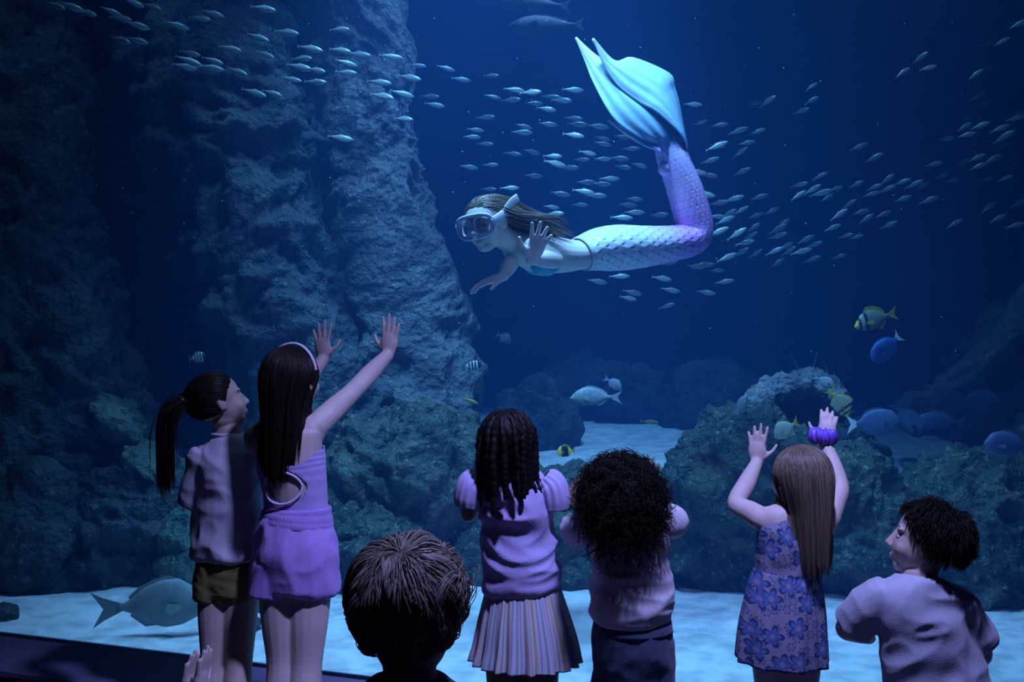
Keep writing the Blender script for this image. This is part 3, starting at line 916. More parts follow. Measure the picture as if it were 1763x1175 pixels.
g.cloth('shirt', [ctube([(g.Z(705, .42), .125, .10), (g.Z(705, .55), .120, .096), (g.Z(705, .70), .120, .092), (g.Z(705, .79), .128, .078), (g.Z(705, .83), .10, .060), (g.Z(705, .865), .054, .05)], rt)] +
        [tube([g.Z(705, .80) + rt * k * .10, g.Z(705, .74) + rt * k * .128, g.Z(705, .68, .02) + rt * k * .142], [.052, .05, .052], fw, 16, 4, cap=.1) for k in (-1, 1)], M_navy, amp=.005, seed=5)
g.cloth('shorts', [ctube([(g.Z(705, .40), .115, .095), (g.Z(705, .46), .115, .095)], rt)] + [tube([g.Z(705, .42) + rt * k * .055, g.Z(705, .30) + rt * k * .062], [.068, .068], rt, 16, 4, cap=.08) for k in (-1, 1)], M_navy, amp=.003, seed=6)
hair_cap(h, M_hair_blond, g.root, 1.0, -.62, 1.3)
rng = np.random.default_rng(41)
n = 6000
d, pos, nn = scalp(h, n, rng, -.66, 1.2)
whorl = nrm((.02, -.42, .90))
t = d - whorl; t = t - d * (t * d).sum(1, keepdims=True); t /= np.linalg.norm(t, axis=1, keepdims=True)
sw = np.cross(d, t); t = t + .75 * sw * np.exp(-1.6 * np.linalg.norm(d - whorl, axis=1, keepdims=True))
clump = np.stack([perlin(d * 2.6 + 3), perlin(d * 2.6 + 7), perlin(d * 2.6 + 11)], 1)
clump = clump - d * (clump * d).sum(1, keepdims=True)
d0 = (t + clump * 1.5) @ h.R.T + nn * .25
d0 /= np.linalg.norm(d0, axis=1, keepdims=True)
L = rng.uniform(.075, .12, n) * np.where(d[:, 2] < .05, .45, 1.0)
offn = .03 + .19 * np.clip(perlin(d * 3.1 + 5) * .7 + .5, 0, 1) * rng.uniform(.4, 1, n)
S = sim(pos, d0, L, 12, (0, 0, -.30), [(h.cran_c, h.R, h.cran_r * 1.0)], rng, offn, .035, drag=.66, cl=260, cls=.8, flow=cling(h, .62))
obj('hair', strands_mesh(S, rng.uniform(.0006, .0011, n), rng, taper=.15), M_hair_blond, g.root)

# --- girl with twists, lilac shirt, striped skirt
g = Fig('girl with black hair twists in lilac puff-sleeve shirt and striped pleated skirt', 2.75, 897, M_skin_d)
fw = nrm((.05, 1, 0)); rt = right_of(fw)
g.torso([(g.J(900, 1075), .08, .07), (g.J(900, 1035), .095, .08), (g.J(897, 985), .086, .07), (g.J(890, 900), .092, .07), (g.J(883, 842), .10, .056), (g.J(880, 818), .045, .042)], rt)
g.b.append(tube([g.J(880, 830), g.J(877, 805), g.J(876, 790)], [.040, .036, .038], rt, 12, 4))
h = Head(g.J(874, 766), (.10, .97, .02), (0, 0, 1), .195); g.b += h.pieces()
for a, th in (((g.J(944, 842), g.J(972, 868, .05), g.J(998, 836, .31)), 1), ((g.J(818, 844), g.J(808, 885, .09), g.J(846, 830, .30)), -1)):
    g.arm(*a, (.030, .025, .018)); g.b += hand(a[2], (a[2] - a[1]) + np.array((0, .02, .08)), GN, .12, th)
ft = [g.leg(g.J(872, 1075), g.Z(868, .31, .01), g.Z(868, .06), toe=fw), g.leg(g.J(928, 1075), g.Z(930, .31, .01), g.Z(930, .06), toe=fw)]
g.finish(.0042); g.shoes(ft, M_shoe_d); h.eyes(g.root)
M_lil = fabric('lilac_jersey', (.50, .43, .74))
so = g.cloth('shirt', [ctube([(g.J(900, 1014), .106, .086), (g.J(899, 1000), .110, .090), (g.J(897, 975), .104, .083), (g.J(894, 935), .098, .079), (g.J(889, 885), .097, .077), (g.J(885, 850), .100, .068), (g.J(882, 826), .078, .052), (g.J(879, 814), .05, .046)], rt)],
             M_lil, .005, 6, .010, (5, 5, 11), 9.0)
for k, r3 in ((1, [((934, 822), .030, .034), ((945, 834), .046, .056), ((950, 856), .050, .060), ((951, 876), .046, .056)]), (-1, [((830, 822), .030, .034), ((818, 834), .046, .056), ((812, 856), .048, .060), ((810, 872), .044, .056)])):
    sl = open_tube([(g.J(*c_), rx_, ry_) for c_, rx_, ry_ in r3], rt, 110, 8, lambda th, t: 1 + .045 * np.sin(15 * th) * (.35 + .65 * (1 - t)), .003)
    obj('sleeve', sl, M_lil, so)
STR = [(.58, .56, .66), (.50, .38, .25), (.30, .33, .52), (.62, .58, .66), (.48, .36, .44), (.28, .36, .40), (.6, .56, .52), (.36, .34, .55)]
stops = []; kk = 26
sm = bpy.data.materials.new('striped_cotton')
sm = mat('striped_cotton', STR[0], .9, .15, bump=(260, .2, .003)); nt = sm.node_tree
at = nt.nodes.new('ShaderNodeAttribute'); at.attribute_name = 'u'
mu = nt.nodes.new('ShaderNodeMath'); mu.operation = 'MULTIPLY'; mu.inputs[1].default_value = 11
fr_ = nt.nodes.new('ShaderNodeMath'); fr_.operation = 'FRACT'
rp = nt.nodes.new('ShaderNodeValToRGB'); rp.color_ramp.interpolation = 'CONSTANT'
SEQ = [(0, 0), (.13, 2), (.17, 3), (.28, 1), (.40, 0), (.47, 5), (.51, 6), (.62, 4), (.72, 3), (.80, 7), (.85, 0), (.93, 5)]
while len(rp.color_ramp.elements) < len(SEQ):
    rp.color_ramp.elements.new(.5)
for e, (p_, ci) in zip(rp.color_ramp.elements, SEQ):
    e.position = p_; e.color = (*STR[ci], 1)
nt.links.new(at.outputs['Fac'], mu.inputs[0]); nt.links.new(mu.outputs[0], fr_.inputs[0]); nt.links.new(fr_.outputs[0], rp.inputs[0]); nt.links.new(rp.outputs[0], nt.nodes['Principled BSDF'].inputs['Base Color'])
sk = open_tube([(g.J(900, 1004), .100, .082), (g.J(901, 1025), .108, .09), (g.J(903, 1070), .127, .108), (g.J(905, 1112), .142, .122), (g.J(905, 1138), .150, .13)], rt, 260, 10,
               lambda th, t: 1 + t * (.055 * np.sin(19 * th + .8 * np.sin(3 * th)) + .022 * np.sin(31 * th + 1)) + .012 * (1 - t) * np.sin(44 * th), .003)
obj('skirt', sk, sm, g.root)
rng = np.random.default_rng(51)
hair_cap(h, M_hair_black, g.root, 1.03, -.55, 1.25)
# short twisted hair on the scalp
d, pos, nn = scalp(h, 700, rng, -.55, 1.25)
t = np.stack([np.sign(d[:, 0]) * .7, -.3 + 0 * d[:, 0], -.5 + 0 * d[:, 0]], 1); t = t - d * (t * d).sum(1, keepdims=True)
t /= np.linalg.norm(t, axis=1, keepdims=True)
S = sim(pos, t @ h.R.T, .05, 7, (0, 0, -.6), [(h.cran_c, h.R, h.cran_r)], rng, rng.uniform(.02, .06, 700), .12, flow=cling(h, 1.2), drag=.6)
obj('hair', strands_mesh(S, .0026, rng), M_hair_black, g.root)
# each twist is a part
coll = [(h.cran_c, h.R, h.cran_r * 1.01), (h.w((0, .05, -.15)), h.R, np.array((.33, .33, .36)) * h.H), (g.J(886, 880), I3, np.array((.098, .085, .115)))]
twd = []
for ring_z, cnt, a0 in ((.72, 6, .1), (.30, 11, .0), (-.10, 11, .2)):
    for k in range(cnt):
        a = a0 + math.pi * (1.12 + (k / (cnt - 1)) * .76) if ring_z > .5 else a0 * 0 + math.pi * (.93 + (k / (cnt - 1)) * 1.14)
        r_ = math.sqrt(1 - ring_z ** 2); twd.append((r_ * math.cos(a), r_ * math.sin(a), ring_z))
twd = np.array(twd); pos = h.cran_c + (twd * h.cran_r * 1.02) @ h.R.T
t = np.stack([twd[:, 0] * .7, twd[:, 1] * .7, -.4 + 0 * twd[:, 0]], 1); t = t - twd * (t * twd).sum(1, keepdims=True)
t /= np.linalg.norm(t, axis=1, keepdims=True)
L = rng.uniform(.175, .235, len(twd)) - .05 * (twd[:, 2] < 0) - .02 * np.abs(twd[:, 0])
S = sim(pos, t @ h.R.T, L, 34, (0, 0, -1.3), coll, rng, rng.uniform(.02, .07, len(twd)), .16, drag=.7)
bul = 1 + .13 * np.sin(np.arange(34) * 1.9)
for k in range(len(S)):
    obj('hair_twist', strands_mesh(S[k:k + 1], rng.uniform(.0075, .0105), rng, sides=7, taper=.7, bulge=bul), M_hair_black, g.root)

# --- child with big curly hair
g = Fig('child with big black curly hair in pale shirt and dark jeans, arms held up', 2.65, 1088, M_skin_d)
fw = nrm((-.05, 1, 0)); rt = right_of(fw)
g.torso([(g.J(1089, 1120), .08, .07), (g.J(1089, 1085), .094, .08), (g.J(1088, 1040), .086, .072), (g.J(1086, 960), .09, .07), (g.J(1080, 905), .098, .056), (g.J(1076, 882), .045, .042)], rt)
g.b.append(tube([g.J(1078, 895), g.J(1074, 878), g.J(1071, 866)], [.040, .037, .038], rt, 12, 4))
h = Head(g.J(1068, 862, .01), (-.05, .95, .22), (0, -.2, 1), .190); g.b += h.pieces()
for a, th in (((g.J(1024, 905), g.J(988, 922, .10), g.J(1042, 884, .25)), -1), ((g.J(1132, 900), g.J(1160, 892, .13), g.J(1120, 850, .29)), 1)):
    g.arm(*a, (.030, .025, .018)); g.b += hand(a[2], (0, .1, 1), GN, .115, th)
ft = [g.leg(g.J(1060, 1120), g.Z(1059, .27, .01), g.Z(1059, .06), toe=fw), g.leg(g.J(1120, 1120), g.Z(1121, .27, .01), g.Z(1121, .06), toe=fw)]
g.finish(.0042); g.shoes(ft, M_shoe_w); h.eyes(g.root)
M_pale = fabric('pale_grey_jersey', (.66, .62, .70))
g.cloth('shirt', [ctube([(g.J(1088, 1065), .105, .086), (g.J(1088, 1040), .109, .090), (g.J(1087, 1000), .102, .082), (g.J(1086, 945), .100, .078), (g.J(1081, 915), .106, .070), (g.J(1078, 896), .085, .055), (g.J(1076, 884), .05, .047)], rt),
                  tube([g.J(1030, 908), g.J(1008, 905, .03), g.J(992, 912, .07)], [(.048, .046), (.046, .045), (.048, .047)], (0, 0, 1), 18, 5, cap=.1),
                  tube([g.J(1122, 908), g.J(1142, 900, .04), g.J(1156, 900, .10)], [(.048, .046), (.046, .045), (.048, .047)], (0, 0, 1), 18, 5, cap=.1)], M_pale, .005, 6, .010, (5, 5, 10), 13.0)
M_jean = fabric('dark_denim', (.055, .075, .14), (.075, .10, .17))
jo = g.cloth('jeans', [ctube([(g.J(1089, 1172), .09, .078), (g.J(1089, 1140), .108, .088), (g.J(1089, 1108), .108, .09), (g.J(1089, 1080), .103, .086), (g.J(1089, 1055), .098, .08)], rt),
                  tube([g.J(1060, 1105), g.Z(1058, .28), g.Z(1058, .07)], [(.064, .066), (.056, .058), (.052, .055)], rt, 18, 6, cap=.06),
                  tube([g.J(1120, 1105), g.Z(1122, .28), g.Z(1122, .07)], [(.064, .066), (.056, .058), (.052, .055)], rt, 18, 6, cap=.06)], M_jean, .0055, 4, .005, (9, 9, 9), 15.0)
wb = open_tube([(g.J(1089, 1086), .108, .092), (g.J(1089, 1070), .104, .088)], rt, 90, 4, None, .005)
obj('waistband', wb, M_jean, jo)
hair_cap(h, M_hair_black, g.root, 1.12, -.6, 1.15)
rng = np.random.default_rng(61)
n = 1500
d, pos, nn = scalp(h, n, rng, -.72, .95)
K = 26; tt = np.linspace(0, 1, K)
Lc = rng.uniform(.045, .075, n) + .030 * np.clip(-d[:, 1], 0, 1) * np.clip(.5 - d[:, 2], 0, 1.2)
gv = np.array((0, 0, -1.0))
S = np.empty((n, K, 3))
for k in range(n):
    out_ = nn[k]; A = nrm(np.cross(out_, rng.normal(size=3))); B = np.cross(out_, A)
    dr = np.clip(.15 - d[k, 2], 0, 1) * np.clip(-d[k, 1] + .2, 0, 1)
    cl = pos[k] + np.outer(tt, out_) * Lc[k] + np.outer(tt ** 1.6, gv) * (.02 + .075 * dr)
    ph = rng.uniform(0, 6.28); tw = rng.uniform(14, 22); rr = rng.uniform(.006, .011) * np.minimum(1, tt * 4)
    S[k] = cl + A * (rr * np.cos(ph + tw * tt))[:, None] + B * (rr * np.sin(ph + tw * tt))[:, None]
obj('hair', strands_mesh(S, rng.uniform(.0012, .0020, n), rng), M_hair_black, g.root)

# --- little girl with long light hair, flower dress, both hands on the window
g = Fig('little girl with long light brown hair in a blue floral dress, palm on the window', 2.75, 1355, M_skin_l)
g.root.location.z = .15
fw = nrm((-.12, 1, 0)); rt = right_of(fw)
g.torso([(g.J(1352, 1075), .078, .07), (g.J(1352, 1035), .092, .08), (g.J(1357, 985), .082, .07), (g.J(1362, 925), .087, .067), (g.J(1367, 893), .094, .054), (g.J(1372, 872), .043, .041)], rt)
g.b.append(tube([g.J(1370, 885), g.J(1374, 862), g.J(1376, 848)], [.039, .035, .037], rt, 12, 4))
h = Head(g.J(1377, 825), (-.36, .90, .16), (0, -.1, 1), .192); g.b += h.pieces()
sh, el, wr = g.J(1316, 897), g.J(1268, 868, .09), g.J(1303, 797, .320)
g.arm(sh, el, wr, (.032, .027, .019)); g.b.append(ell(g.J(1325, 900), (.042, .042, .045)))
g.b += hand(wr, (.02, -.02, 1), GN, .122, -1, .17, .03)
sh, el, wr = g.J(1424, 897), g.J(1446, 842, .10), g.J(1420, 762, .205)
g.arm(sh, el, wr, (.032, .027, .019)); g.b.append(ell(g.J(1416, 900), (.042, .042, .045)))
g.b += hand(wr, (.22, .17, 1), GN, .118, 1, .12, .42)
ft = [g.leg(g.J(1328, 1075), g.Z(1327, .36, .04), g.Z(1327, .21, .075), toe=fw, ground=.15), g.leg(g.J(1378, 1075), g.Z(1381, .36, .03), g.Z(1381, .21, .05), toe=fw, ground=.15)]
g.finish(.004); g.shoes(ft, M_shoe_w); h.eyes(g.root)
# floral cloth: petals drawn around Voronoi cell centres
fm = mat('blue_floral_cotton', (.07, .10, .27), .9, .15, bump=(260, .2, .003)); nt = fm.node_tree; N_ = nt.nodes.new; Lk = nt.links.new


def mth(op, a, b=None, c=None):
    n_ = N_('ShaderNodeMath'); n_.operation = op
    for i, x in enumerate((a, b, c)):
        if x is None:
            continue
        if isinstance(x, (int, float)):
            n_.inputs[i].default_value = x
        else:
            Lk(x, n_.inputs[i])
    return n_.outputs[0]


tcn = [n_ for n_ in nt.nodes if n_.type == 'TEX_COORD'][0]
sx = N_('ShaderNodeSeparateXYZ'); Lk(tcn.outputs['Object'], sx.inputs[0])
cb = N_('ShaderNodeCombineXYZ'); Lk(sx.outputs['X'], cb.inputs[0]); Lk(sx.outputs['Z'], cb.inputs[1])


def flowers(scale, petals, size, seed_off):
    mp = N_('ShaderNodeMapping'); mp.inputs['Location'].default_value = (seed_off, seed_off * .7, 0); mp.inputs['Scale'].default_value = (scale,) * 3
    Lk(cb.outputs[0], mp.inputs[0])
    vo = N_('ShaderNodeTexVoronoi'); vo.voronoi_dimensions = '2D'; vo.inputs['Scale'].default_value = 1.0; vo.inputs['Randomness'].default_value = .75
    Lk(mp.outputs[0], vo.inputs['Vector'])
    sb_ = N_('ShaderNodeVectorMath'); sb_.operation = 'SUBTRACT'; Lk(mp.outputs[0], sb_.inputs[0]); Lk(vo.outputs['Position'], sb_.inputs[1])
    s2 = N_('ShaderNodeSeparateXYZ'); Lk(sb_.outputs[0], s2.inputs[0])
    ang = mth('ARCTAN2', s2.outputs['Y'], s2.outputs['X']); wv = mth('ABSOLUTE', mth('COSINE', mth('MULTIPLY', ang, petals / 2)))
    rad = mth('MULTIPLY_ADD', wv, size * .65, size * .35)
    inside = mth('LESS_THAN', vo.outputs['Distance'], rad)
    inner = mth('LESS_THAN', vo.outputs['Distance'], mth('MULTIPLY', rad, .72))
    core = mth('LESS_THAN', vo.outputs['Distance'], size * .22)
    return inside, inner, core


def layer(col, fac, c):
    m_ = N_('ShaderNodeMix'); m_.data_type = 'RGBA'; Lk(fac, m_.inputs['Factor']); Lk(col, m_.inputs[6]); m_.inputs[7].default_value = (*c, 1); return m_.outputs[2]


base = N_('ShaderNodeRGB'); base.outputs[0].default_value = (.27, .25, .36, 1)
col = base.outputs[0]
i2, n2, c2_ = flowers(34, 6, .42, 3.3); col = layer(col, i2, (.06, .08, .22)); col = layer(col, n2, (.22, .22, .36))
i1, n1, c1_ = flowers(15, 5, .46, 0.0); col = layer(col, i1, (.04, .06, .18)); col = layer(col, n1, (.10, .16, .42)); col = layer(col, c1_, (.27, .25, .36))
Lk(col, nt.nodes['Principled BSDF'].inputs['Base Color'])
dr = g.cloth('dress', [ctube([(g.J(1354, 1000), .088, .077), (g.J(1357, 975), .089, .077), (g.J(1361, 935), .093, .074), (g.J(1364, 908), .094, .066), (g.J(1367, 892), .072, .052)], rt)], fm, .005, 5, .0035, (10, 10, 10), 17.0)
for k in (-1, 1):
    v, f = tube([g.J(1366, 905) + rt * k * .052 - fw * .05, g.J(1368, 880) + rt * k * .062 - fw * .01, g.J(1366, 900) + rt * k * .052 + fw * .055], [(.014, .004)] * 3, rt, 10, 6)
    obj('strap', mesh_from(v, f), fm, dr)
sk = open_tube([(g.J(1355, 985), .091, .079), (g.J(1353, 1005), .100, .088), (g.J(1350, 1050), .114, .102), (g.J(1347, 1095), .122, .112), (g.J(1346, 1136), .126, .118)], rt, 220, 10,
               lambda th, t: 1 + t * (.045 * np.sin(9 * th + .9 * np.sin(2 * th)) + .02 * np.sin(17 * th + 1)) + .016 * (1 - t) ** 2 * np.sin(42 * th), .003)
obj('dress_skirt', sk, fm, dr)
# scrunchie
c = g.J(1416, 752, .200); ax = nrm((.15, .1, 1)); e1 = nrm(np.cross(ax, (0, 1, 0))); e2 = np.cross(ax, e1)
ta = np.linspace(0, 2 * np.pi, 160, endpoint=False); tb = np.linspace(0, 2 * np.pi, 14, endpoint=False)
V = []
for a in ta:
    for b in tb:
        r2 = .0165 * (1 + .13 * math.sin(16 * a + 2 * math.sin(b)) + .10 * math.sin(7 * a + 2 * b) + .06 * math.sin(27 * a + 3 * b))
        V.append(c + (e1 * math.cos(a) + e2 * math.sin(a)) * (.024 + r2 * math.cos(b)) + ax * r2 * 1.3 * math.sin(b))
Fq = [(i * 14 + j, ((i + 1) % 160) * 14 + j, ((i + 1) % 160) * 14 + (j + 1) % 14, i * 14 + (j + 1) % 14) for i in range(160) for j in range(14)]
so = obj('scrunchie', mesh_from(V, Fq), mat('violet_satin', (.16, .08, .62), .35, .5, c2=(.22, .12, .75), nscale=30), g.root)
hair_cap(h, M_hair_light, g.root, 1.01, -.5, 1.2)
coll = head_coll(h, [(g.J(1362, 935, .01), np.stack([rt, fw, (0, 0, 1)], 1), np.array((.15, .082, .13)))])
long_hair(h, g.root, M_hair_light, 2400, .315, (.0, .05), coll, 71, .0010, g.J(1386, 870), rt, 6.0, .082, cls=.6, front=1.0)

# --- boy in the grey shirt, looking to the side
g = Fig('boy with short black hair in a grey shirt leaning and looking sideways', 2.55, 1608, M_skin_m)
fw = nrm((-.25, .96, 0)); rt = right_of(fw)
g.torso([(g.J(1618, 1250), .09, .08), (g.J(1615, 1210), .10, .085), (g.J(1606, 1140), .092, .076), (g.J(1592, 1070), .10, .074), (g.J(1583, 1022), .108, .058), (g.J(1582, 996), .047, .044)], rt)
g.b.append(tube([g.J(1583, 1010), g.J(1588, 985, .01), g.J(1594, 965, .015)], [.042, .039, .041], rt, 12, 4))
h = Head(g.J(1594, 934, .01), (-.86, .42, .20), (.16, 0, 1), .198); g.b += h.pieces()
for a, th in (((g.J(1508, 1030), g.J(1456, 1082, .06), g.J(1496, 1098, .22)), -1), ((g.J(1655, 1040), g.J(1690, 1125, .05), g.J(1668, 1140, .21)), 1)):
    g.arm(*a); g.b += hand(a[2], (0, 1, .15), (0, 0, -1), .12, -th)
ft = [g.leg(g.J(1615, 1240) + rt * k * .055, g.Z(1600, .25, .0) + rt * k * .06, g.Z(1615, .06, -.17) + rt * k * .06, toe=fw) for k in (-1, 1)]
g.finish(.0042); g.shoes(ft, M_shoe_d); h.eyes(g.root)
M_gsh = fabric('grey_jersey', (.46, .46, .56))
g.cloth('shirt', [ctube([(g.J(1620, 1235), .135, .105), (g.J(1610, 1160), .130, .10), (g.J(1597, 1100), .122, .095), (g.J(1586, 1050), .124, .088), (g.J(1583, 1018), .118, .074), (g.J(1584, 996), .066, .058)], rt),
                  tube([g.J(1532, 1025), g.J(1498, 1045, .02), g.J(1470, 1075, .06)], [(.056, .056), (.056, .054), (.056, .054)], (0, 0, 1), 18, 5, cap=.1),
                  tube([g.J(1638, 1040), g.J(1662, 1075, .02), g.J(1678, 1105, .04)], [.054, .053, .054], (0, 1, 0), 18, 5, cap=.1)], M_gsh, .0055, 6, .010, (5, 5, 7), 19.0)
g.cloth('shorts', [ctube([(g.J(1620, 1255), .115, .10), (g.J(1620, 1215), .115, .10)], rt)] + [tube([g.J(1615, 1245) + rt * k * .058, g.Z(1602, .26, .0) + rt * k * .062], [.068, .066], rt, 16, 5, cap=.08) for k in (-1, 1)], M_navy, amp=.003, seed=21)
hair_cap(h, M_hair_black, g.root, 1.05, -.35, 1.5, 0.0)
rng = np.random.default_rng(81); n = 3500
d, pos, nn = scalp(h, n, rng, -.48, 1.35)
t = d - nrm((.1, -.35, .93)); t = t - d * (t * d).sum(1, keepdims=True); t /= np.linalg.norm(t, axis=1, keepdims=True)
d0 = t @ h.R.T + nn * .15; d0 /= np.linalg.norm(d0, axis=1, keepdims=True)
S = sim(pos, d0, rng.uniform(.03, .05, n), 7, (0, 0, -.6), [(h.cran_c, h.R, h.cran_r * 1.01)], rng, rng.uniform(.03, .20, n), .02, drag=.74, cl=260, cls=.5, flow=cling(h, .6))
obj('hair', strands_mesh(S, rng.uniform(.0008, .0014, n), rng, taper=.2), M_hair_black, g.root)

# --- toddler sitting on the floor, clapping overhead
g = Fig('toddler sitting on the floor clapping hands overhead', 2.12, 335, M_skin_l)
fw = nrm((.25, .95, 0)); rt = right_of(fw); x0 = g.root.location
b0 = np.array((x0.x, x0.y, 0.0))
g.torso([(b0 + (0, 0, .085), .092, .085), (b0 + (0, 0, .16), .088, .078), (b0 + (0, 0, .25), .088, .07), (b0 + (0, 0, .315), .09, .055), (b0 + (0, 0, .345), .04, .04)], rt)
g.b.append(tube([b0 + (0, 0, .33), b0 + (0, 0, .39)], [.036, .036], rt, 12, 4))
h = Head(b0 + np.array((0, -.01, .435)), fw + np.array((0, 0, .2)), (0, 0, 1), .17); g.b += h.pieces()
hc = np.array((x0.x - .040, x0.y + .10, .556))
for k in (-1, 1):
    sh = b0 + rt * k * .088 + (0, 0, .305); wr = hc + rt * k * .017 + np.array((0, 0, -.012 * (k < 0))); el = (sh + wr) / 2 + rt * k * .055 + fw * .02
    g.arm(sh, el, wr, (.027, .023, .017)); g.b += hand(wr, np.array((.16, .08, 1)), -rt * k, .112, k * -1, .06, .02, r=.0062)
    kn = b0 + rt * k * .13 + fw * .17 + (0, 0, .07); an = b0 + rt * k * .05 + fw * .27 + (0, 0, .04)
    g.b.append(tube([b0 + rt * k * .055 + (0, 0, .07), kn, an], [.055, .042, .028], (0, 0, 1), 14, 6)); g.b.append(tube([an, an + rt * k * .03 + fw * .06], [.028, .022], (0, 0, 1), 12, 4))
g.finish(.0036, 2); h.eyes(g.root)
g.cloth('romper', [ctube([(b0 + (0, 0, .05), .10, .095), (b0 + (0, 0, .10), .104, .10), (b0 + (0, 0, .2), .098, .085), (b0 + (0, 0, .29), .095, .066), (b0 + (0, 0, .33), .05, .05)], rt)] +
        [tube([b0 + rt * k * .055 + (0, 0, .075), b0 + rt * k * .10 + fw * .11 + (0, 0, .078)], [.066, .058], (0, 0, 1), 16, 5, cap=.1) for k in (-1, 1)], fabric('navy_terry', (.07, .08, .16)), amp=.003, seed=25)
for ch in g.root.children:
    if ch.name.startswith('romper'):
        v = getv(ch.data); v[:, 2] = np.maximum(v[:, 2], .002); setv(ch.data, v)
hair_cap(h, M_hair_brown, g.root, 1.03, -.5, 1.3)
rng = np.random.default_rng(91); n = 900
d, pos, nn = scalp(h, n, rng, -.5, 1.3)
t = d - nrm((0, -.3, .95)); t = t - d * (t * d).sum(1, keepdims=True); t /= np.linalg.norm(t, axis=1, keepdims=True)
S = sim(pos, t @ h.R.T, rng.uniform(.03, .05, n), 7, (0, 0, -.5), [(h.cran_c, h.R, h.cran_r * 1.01)], rng, rng.uniform(.02, .08, n), .05)
obj('hair', strands_mesh(S, rng.uniform(.001, .0018, n), rng), M_hair_brown, g.root)

# ------------------------------------------------------------------ the swimmer in the mermaid tail
YM = 4.4
g = Fig('swimmer in diving mask and white, purple and turquoise mermaid tail waving at the visitors', YM, 960, M_skin_p)
g.root.location = P(960, 440, YM)
J = lambda px, py, dy=0.0: P(px, py, YM + dy)
side = nrm((.25, -.96, -.10))           # towards her left side, facing the window
g.torso([(J(1075, 427, .10), .14, .085), (J(1040, 430, .06), .13, .078), (J(1000, 439, .02), .112, .066), (J(965, 440, -.02), .125, .078), (J(925, 435, -.06), .14, .088), (J(897, 425, -.09), .13, .07), (J(880, 415, -.11), .06, .055)], side)
g.b.append(tube([J(895, 424, -.09), J(872, 412, -.14), J(856, 402, -.17)], [.058, .052, .054], side, 14, 4))
h = Head(J(838, 386, -.20), (-.50, -.82, -.24), (-.20, -.12, .97), .235); g.b += h.pieces(ears=True)
for k in (-1, 1):
    g.b.append(ell(J(932, 453, -.07) + side * k * .055, (.06, .055, .05)))
# arm reaching down in front
sh, el, wr = J(893, 428, .03), J(876, 452, -.02), J(852, 484, -.10)
sh = J(893, 425, -.09) - side * .12
el = J(884, 446, -.10); wr = J(866, 476, -.16)
g.arm(sh, el, wr, (.040, .034, .024)); g.b += hand(wr, (-.9, -.1, -.30), (-.2, .2, -1), .16, 1, .03, .28, r=.0092)
# waving arm
sh = J(905, 425, -.09) + side * .125; wr = J(915, 446, -.30); el = J(958, 448, -.17)
g.arm(sh, el, wr, (.044, .036, .023)); g.b += hand(wr, (.32, -.42, .85), (-.15, -.85, -.45), .165, -1, .28, .05, r=.0092)
g.finish(.0042); h.eyes(g.root)
# bikini top
M_bik = mat('turquoise_shell', (.06, .42, .58), .4, .4, c2=(.12, .55, .66), nscale=40, bump=(120, .4, .006))
bo = g.cloth('bikini_top', [ell(J(932, 454, -.07) + side * k * .055, (.068, .062, .054)) for k in (-1, 1)], M_bik, .005, 2, .0)
pts = [J(958, 440, -.02), J(952, 413, -.03), J(940, 398, -.02)]
tr_rings = [(J(955, 440, -.03), .130, .083), (J(946, 440, -.04), .136, .087)]
v, f = tube([J(948, 420, -.10), J(947, 402, -.03), J(945, 404, .05)], [(.006, .003)] * 3, (1, 0, 0), 8, 6)
obj('string', mesh_from(v, f), mat('pale_string', (.6, .7, .75), .6), bo)
# tail: a costume with raised scales
TP = [J(1000, 438, .02), J(1030, 430, .05), J(1062, 427, .08), J(1105, 425, .13), J(1150, 420, .17), J(1186, 413, .20), J(1197, 396, .21), J(1190, 365, .20), J(1178, 325, .19), J(1164, 288, .18), J(1155, 262, .18), J(1152, 240, .18)]
TR = [(.122, .072), (.145, .092), (.158, .100), (.150, .092), (.134, .080), (.118, .074), (.112, .072), (.108, .076), (.104, .072), (.094, .066), (.082, .066), (.075, .056)]
Pt = catmull(TP, 26); R = catmull(TR, 26)
ker = np.ones(15) / 15
Pt = np.stack([np.convolve(np.pad(Pt[:, k], 7, mode='reflect', reflect_type='odd'), ker, 'valid') for k in range(3)], 1)
arc = np.concatenate([[0], np.cumsum(np.linalg.norm(np.diff(Pt, axis=0), axis=1))])
T, A, B = frames(Pt, side); nA = 170; K = len(Pt)
th = np.linspace(0, 2 * np.pi, nA, endpoint=False)
ux = (th / (2 * np.pi) * 18)[None].repeat(K, 0); vy = (arc / .036)[:, None].repeat(nA, 1)
hgt = np.full(ux.shape, np.nan); edge = np.zeros(ux.shape)
for rr in (1, 0, -1, -2):               # the row nearer the waist overlaps the next
    row = np.floor(vy) - rr
    shf = .5 * (row % 2)
    fx = (ux - shf) % 1.0 - .5
    dist = np.sqrt((fx / .58) ** 2 + ((vy - row) / 1.18) ** 2) + np.where(vy < row, 5, 0)
    pick = np.isnan(hgt) & (dist < 1)
    hgt = np.where(pick, .35 + .65 * dist, hgt); edge = np.where(pick, dist, edge)
hgt = np.nan_to_num(hgt, nan=0.0)
C_, S_ = np.cos(th)[None, :, None], np.sin(th)[None, :, None]
base_v = Pt[:, None] + A[:, None] * (R[:, 0:1][:, None] * C_) + B[:, None] * (R[:, 1:2][:, None] * S_)
nv_ = A[:, None] * C_ + B[:, None] * S_
Vt = (base_v + nv_ * (hgt * .0042)[..., None]).reshape(-1, 3)
Fq = [(i * nA + j, i * nA + (j + 1) % nA, (i + 1) * nA + (j + 1) % nA, (i + 1) * nA + j) for i in range(K - 1) for j in range(nA)]
tm = mesh_from(Vt, Fq); attr(tm, 'v', np.repeat(arc / arc[-1], nA)); attr(tm, 'edge', np.clip((edge - .80) / .2, 0, 1).ravel())
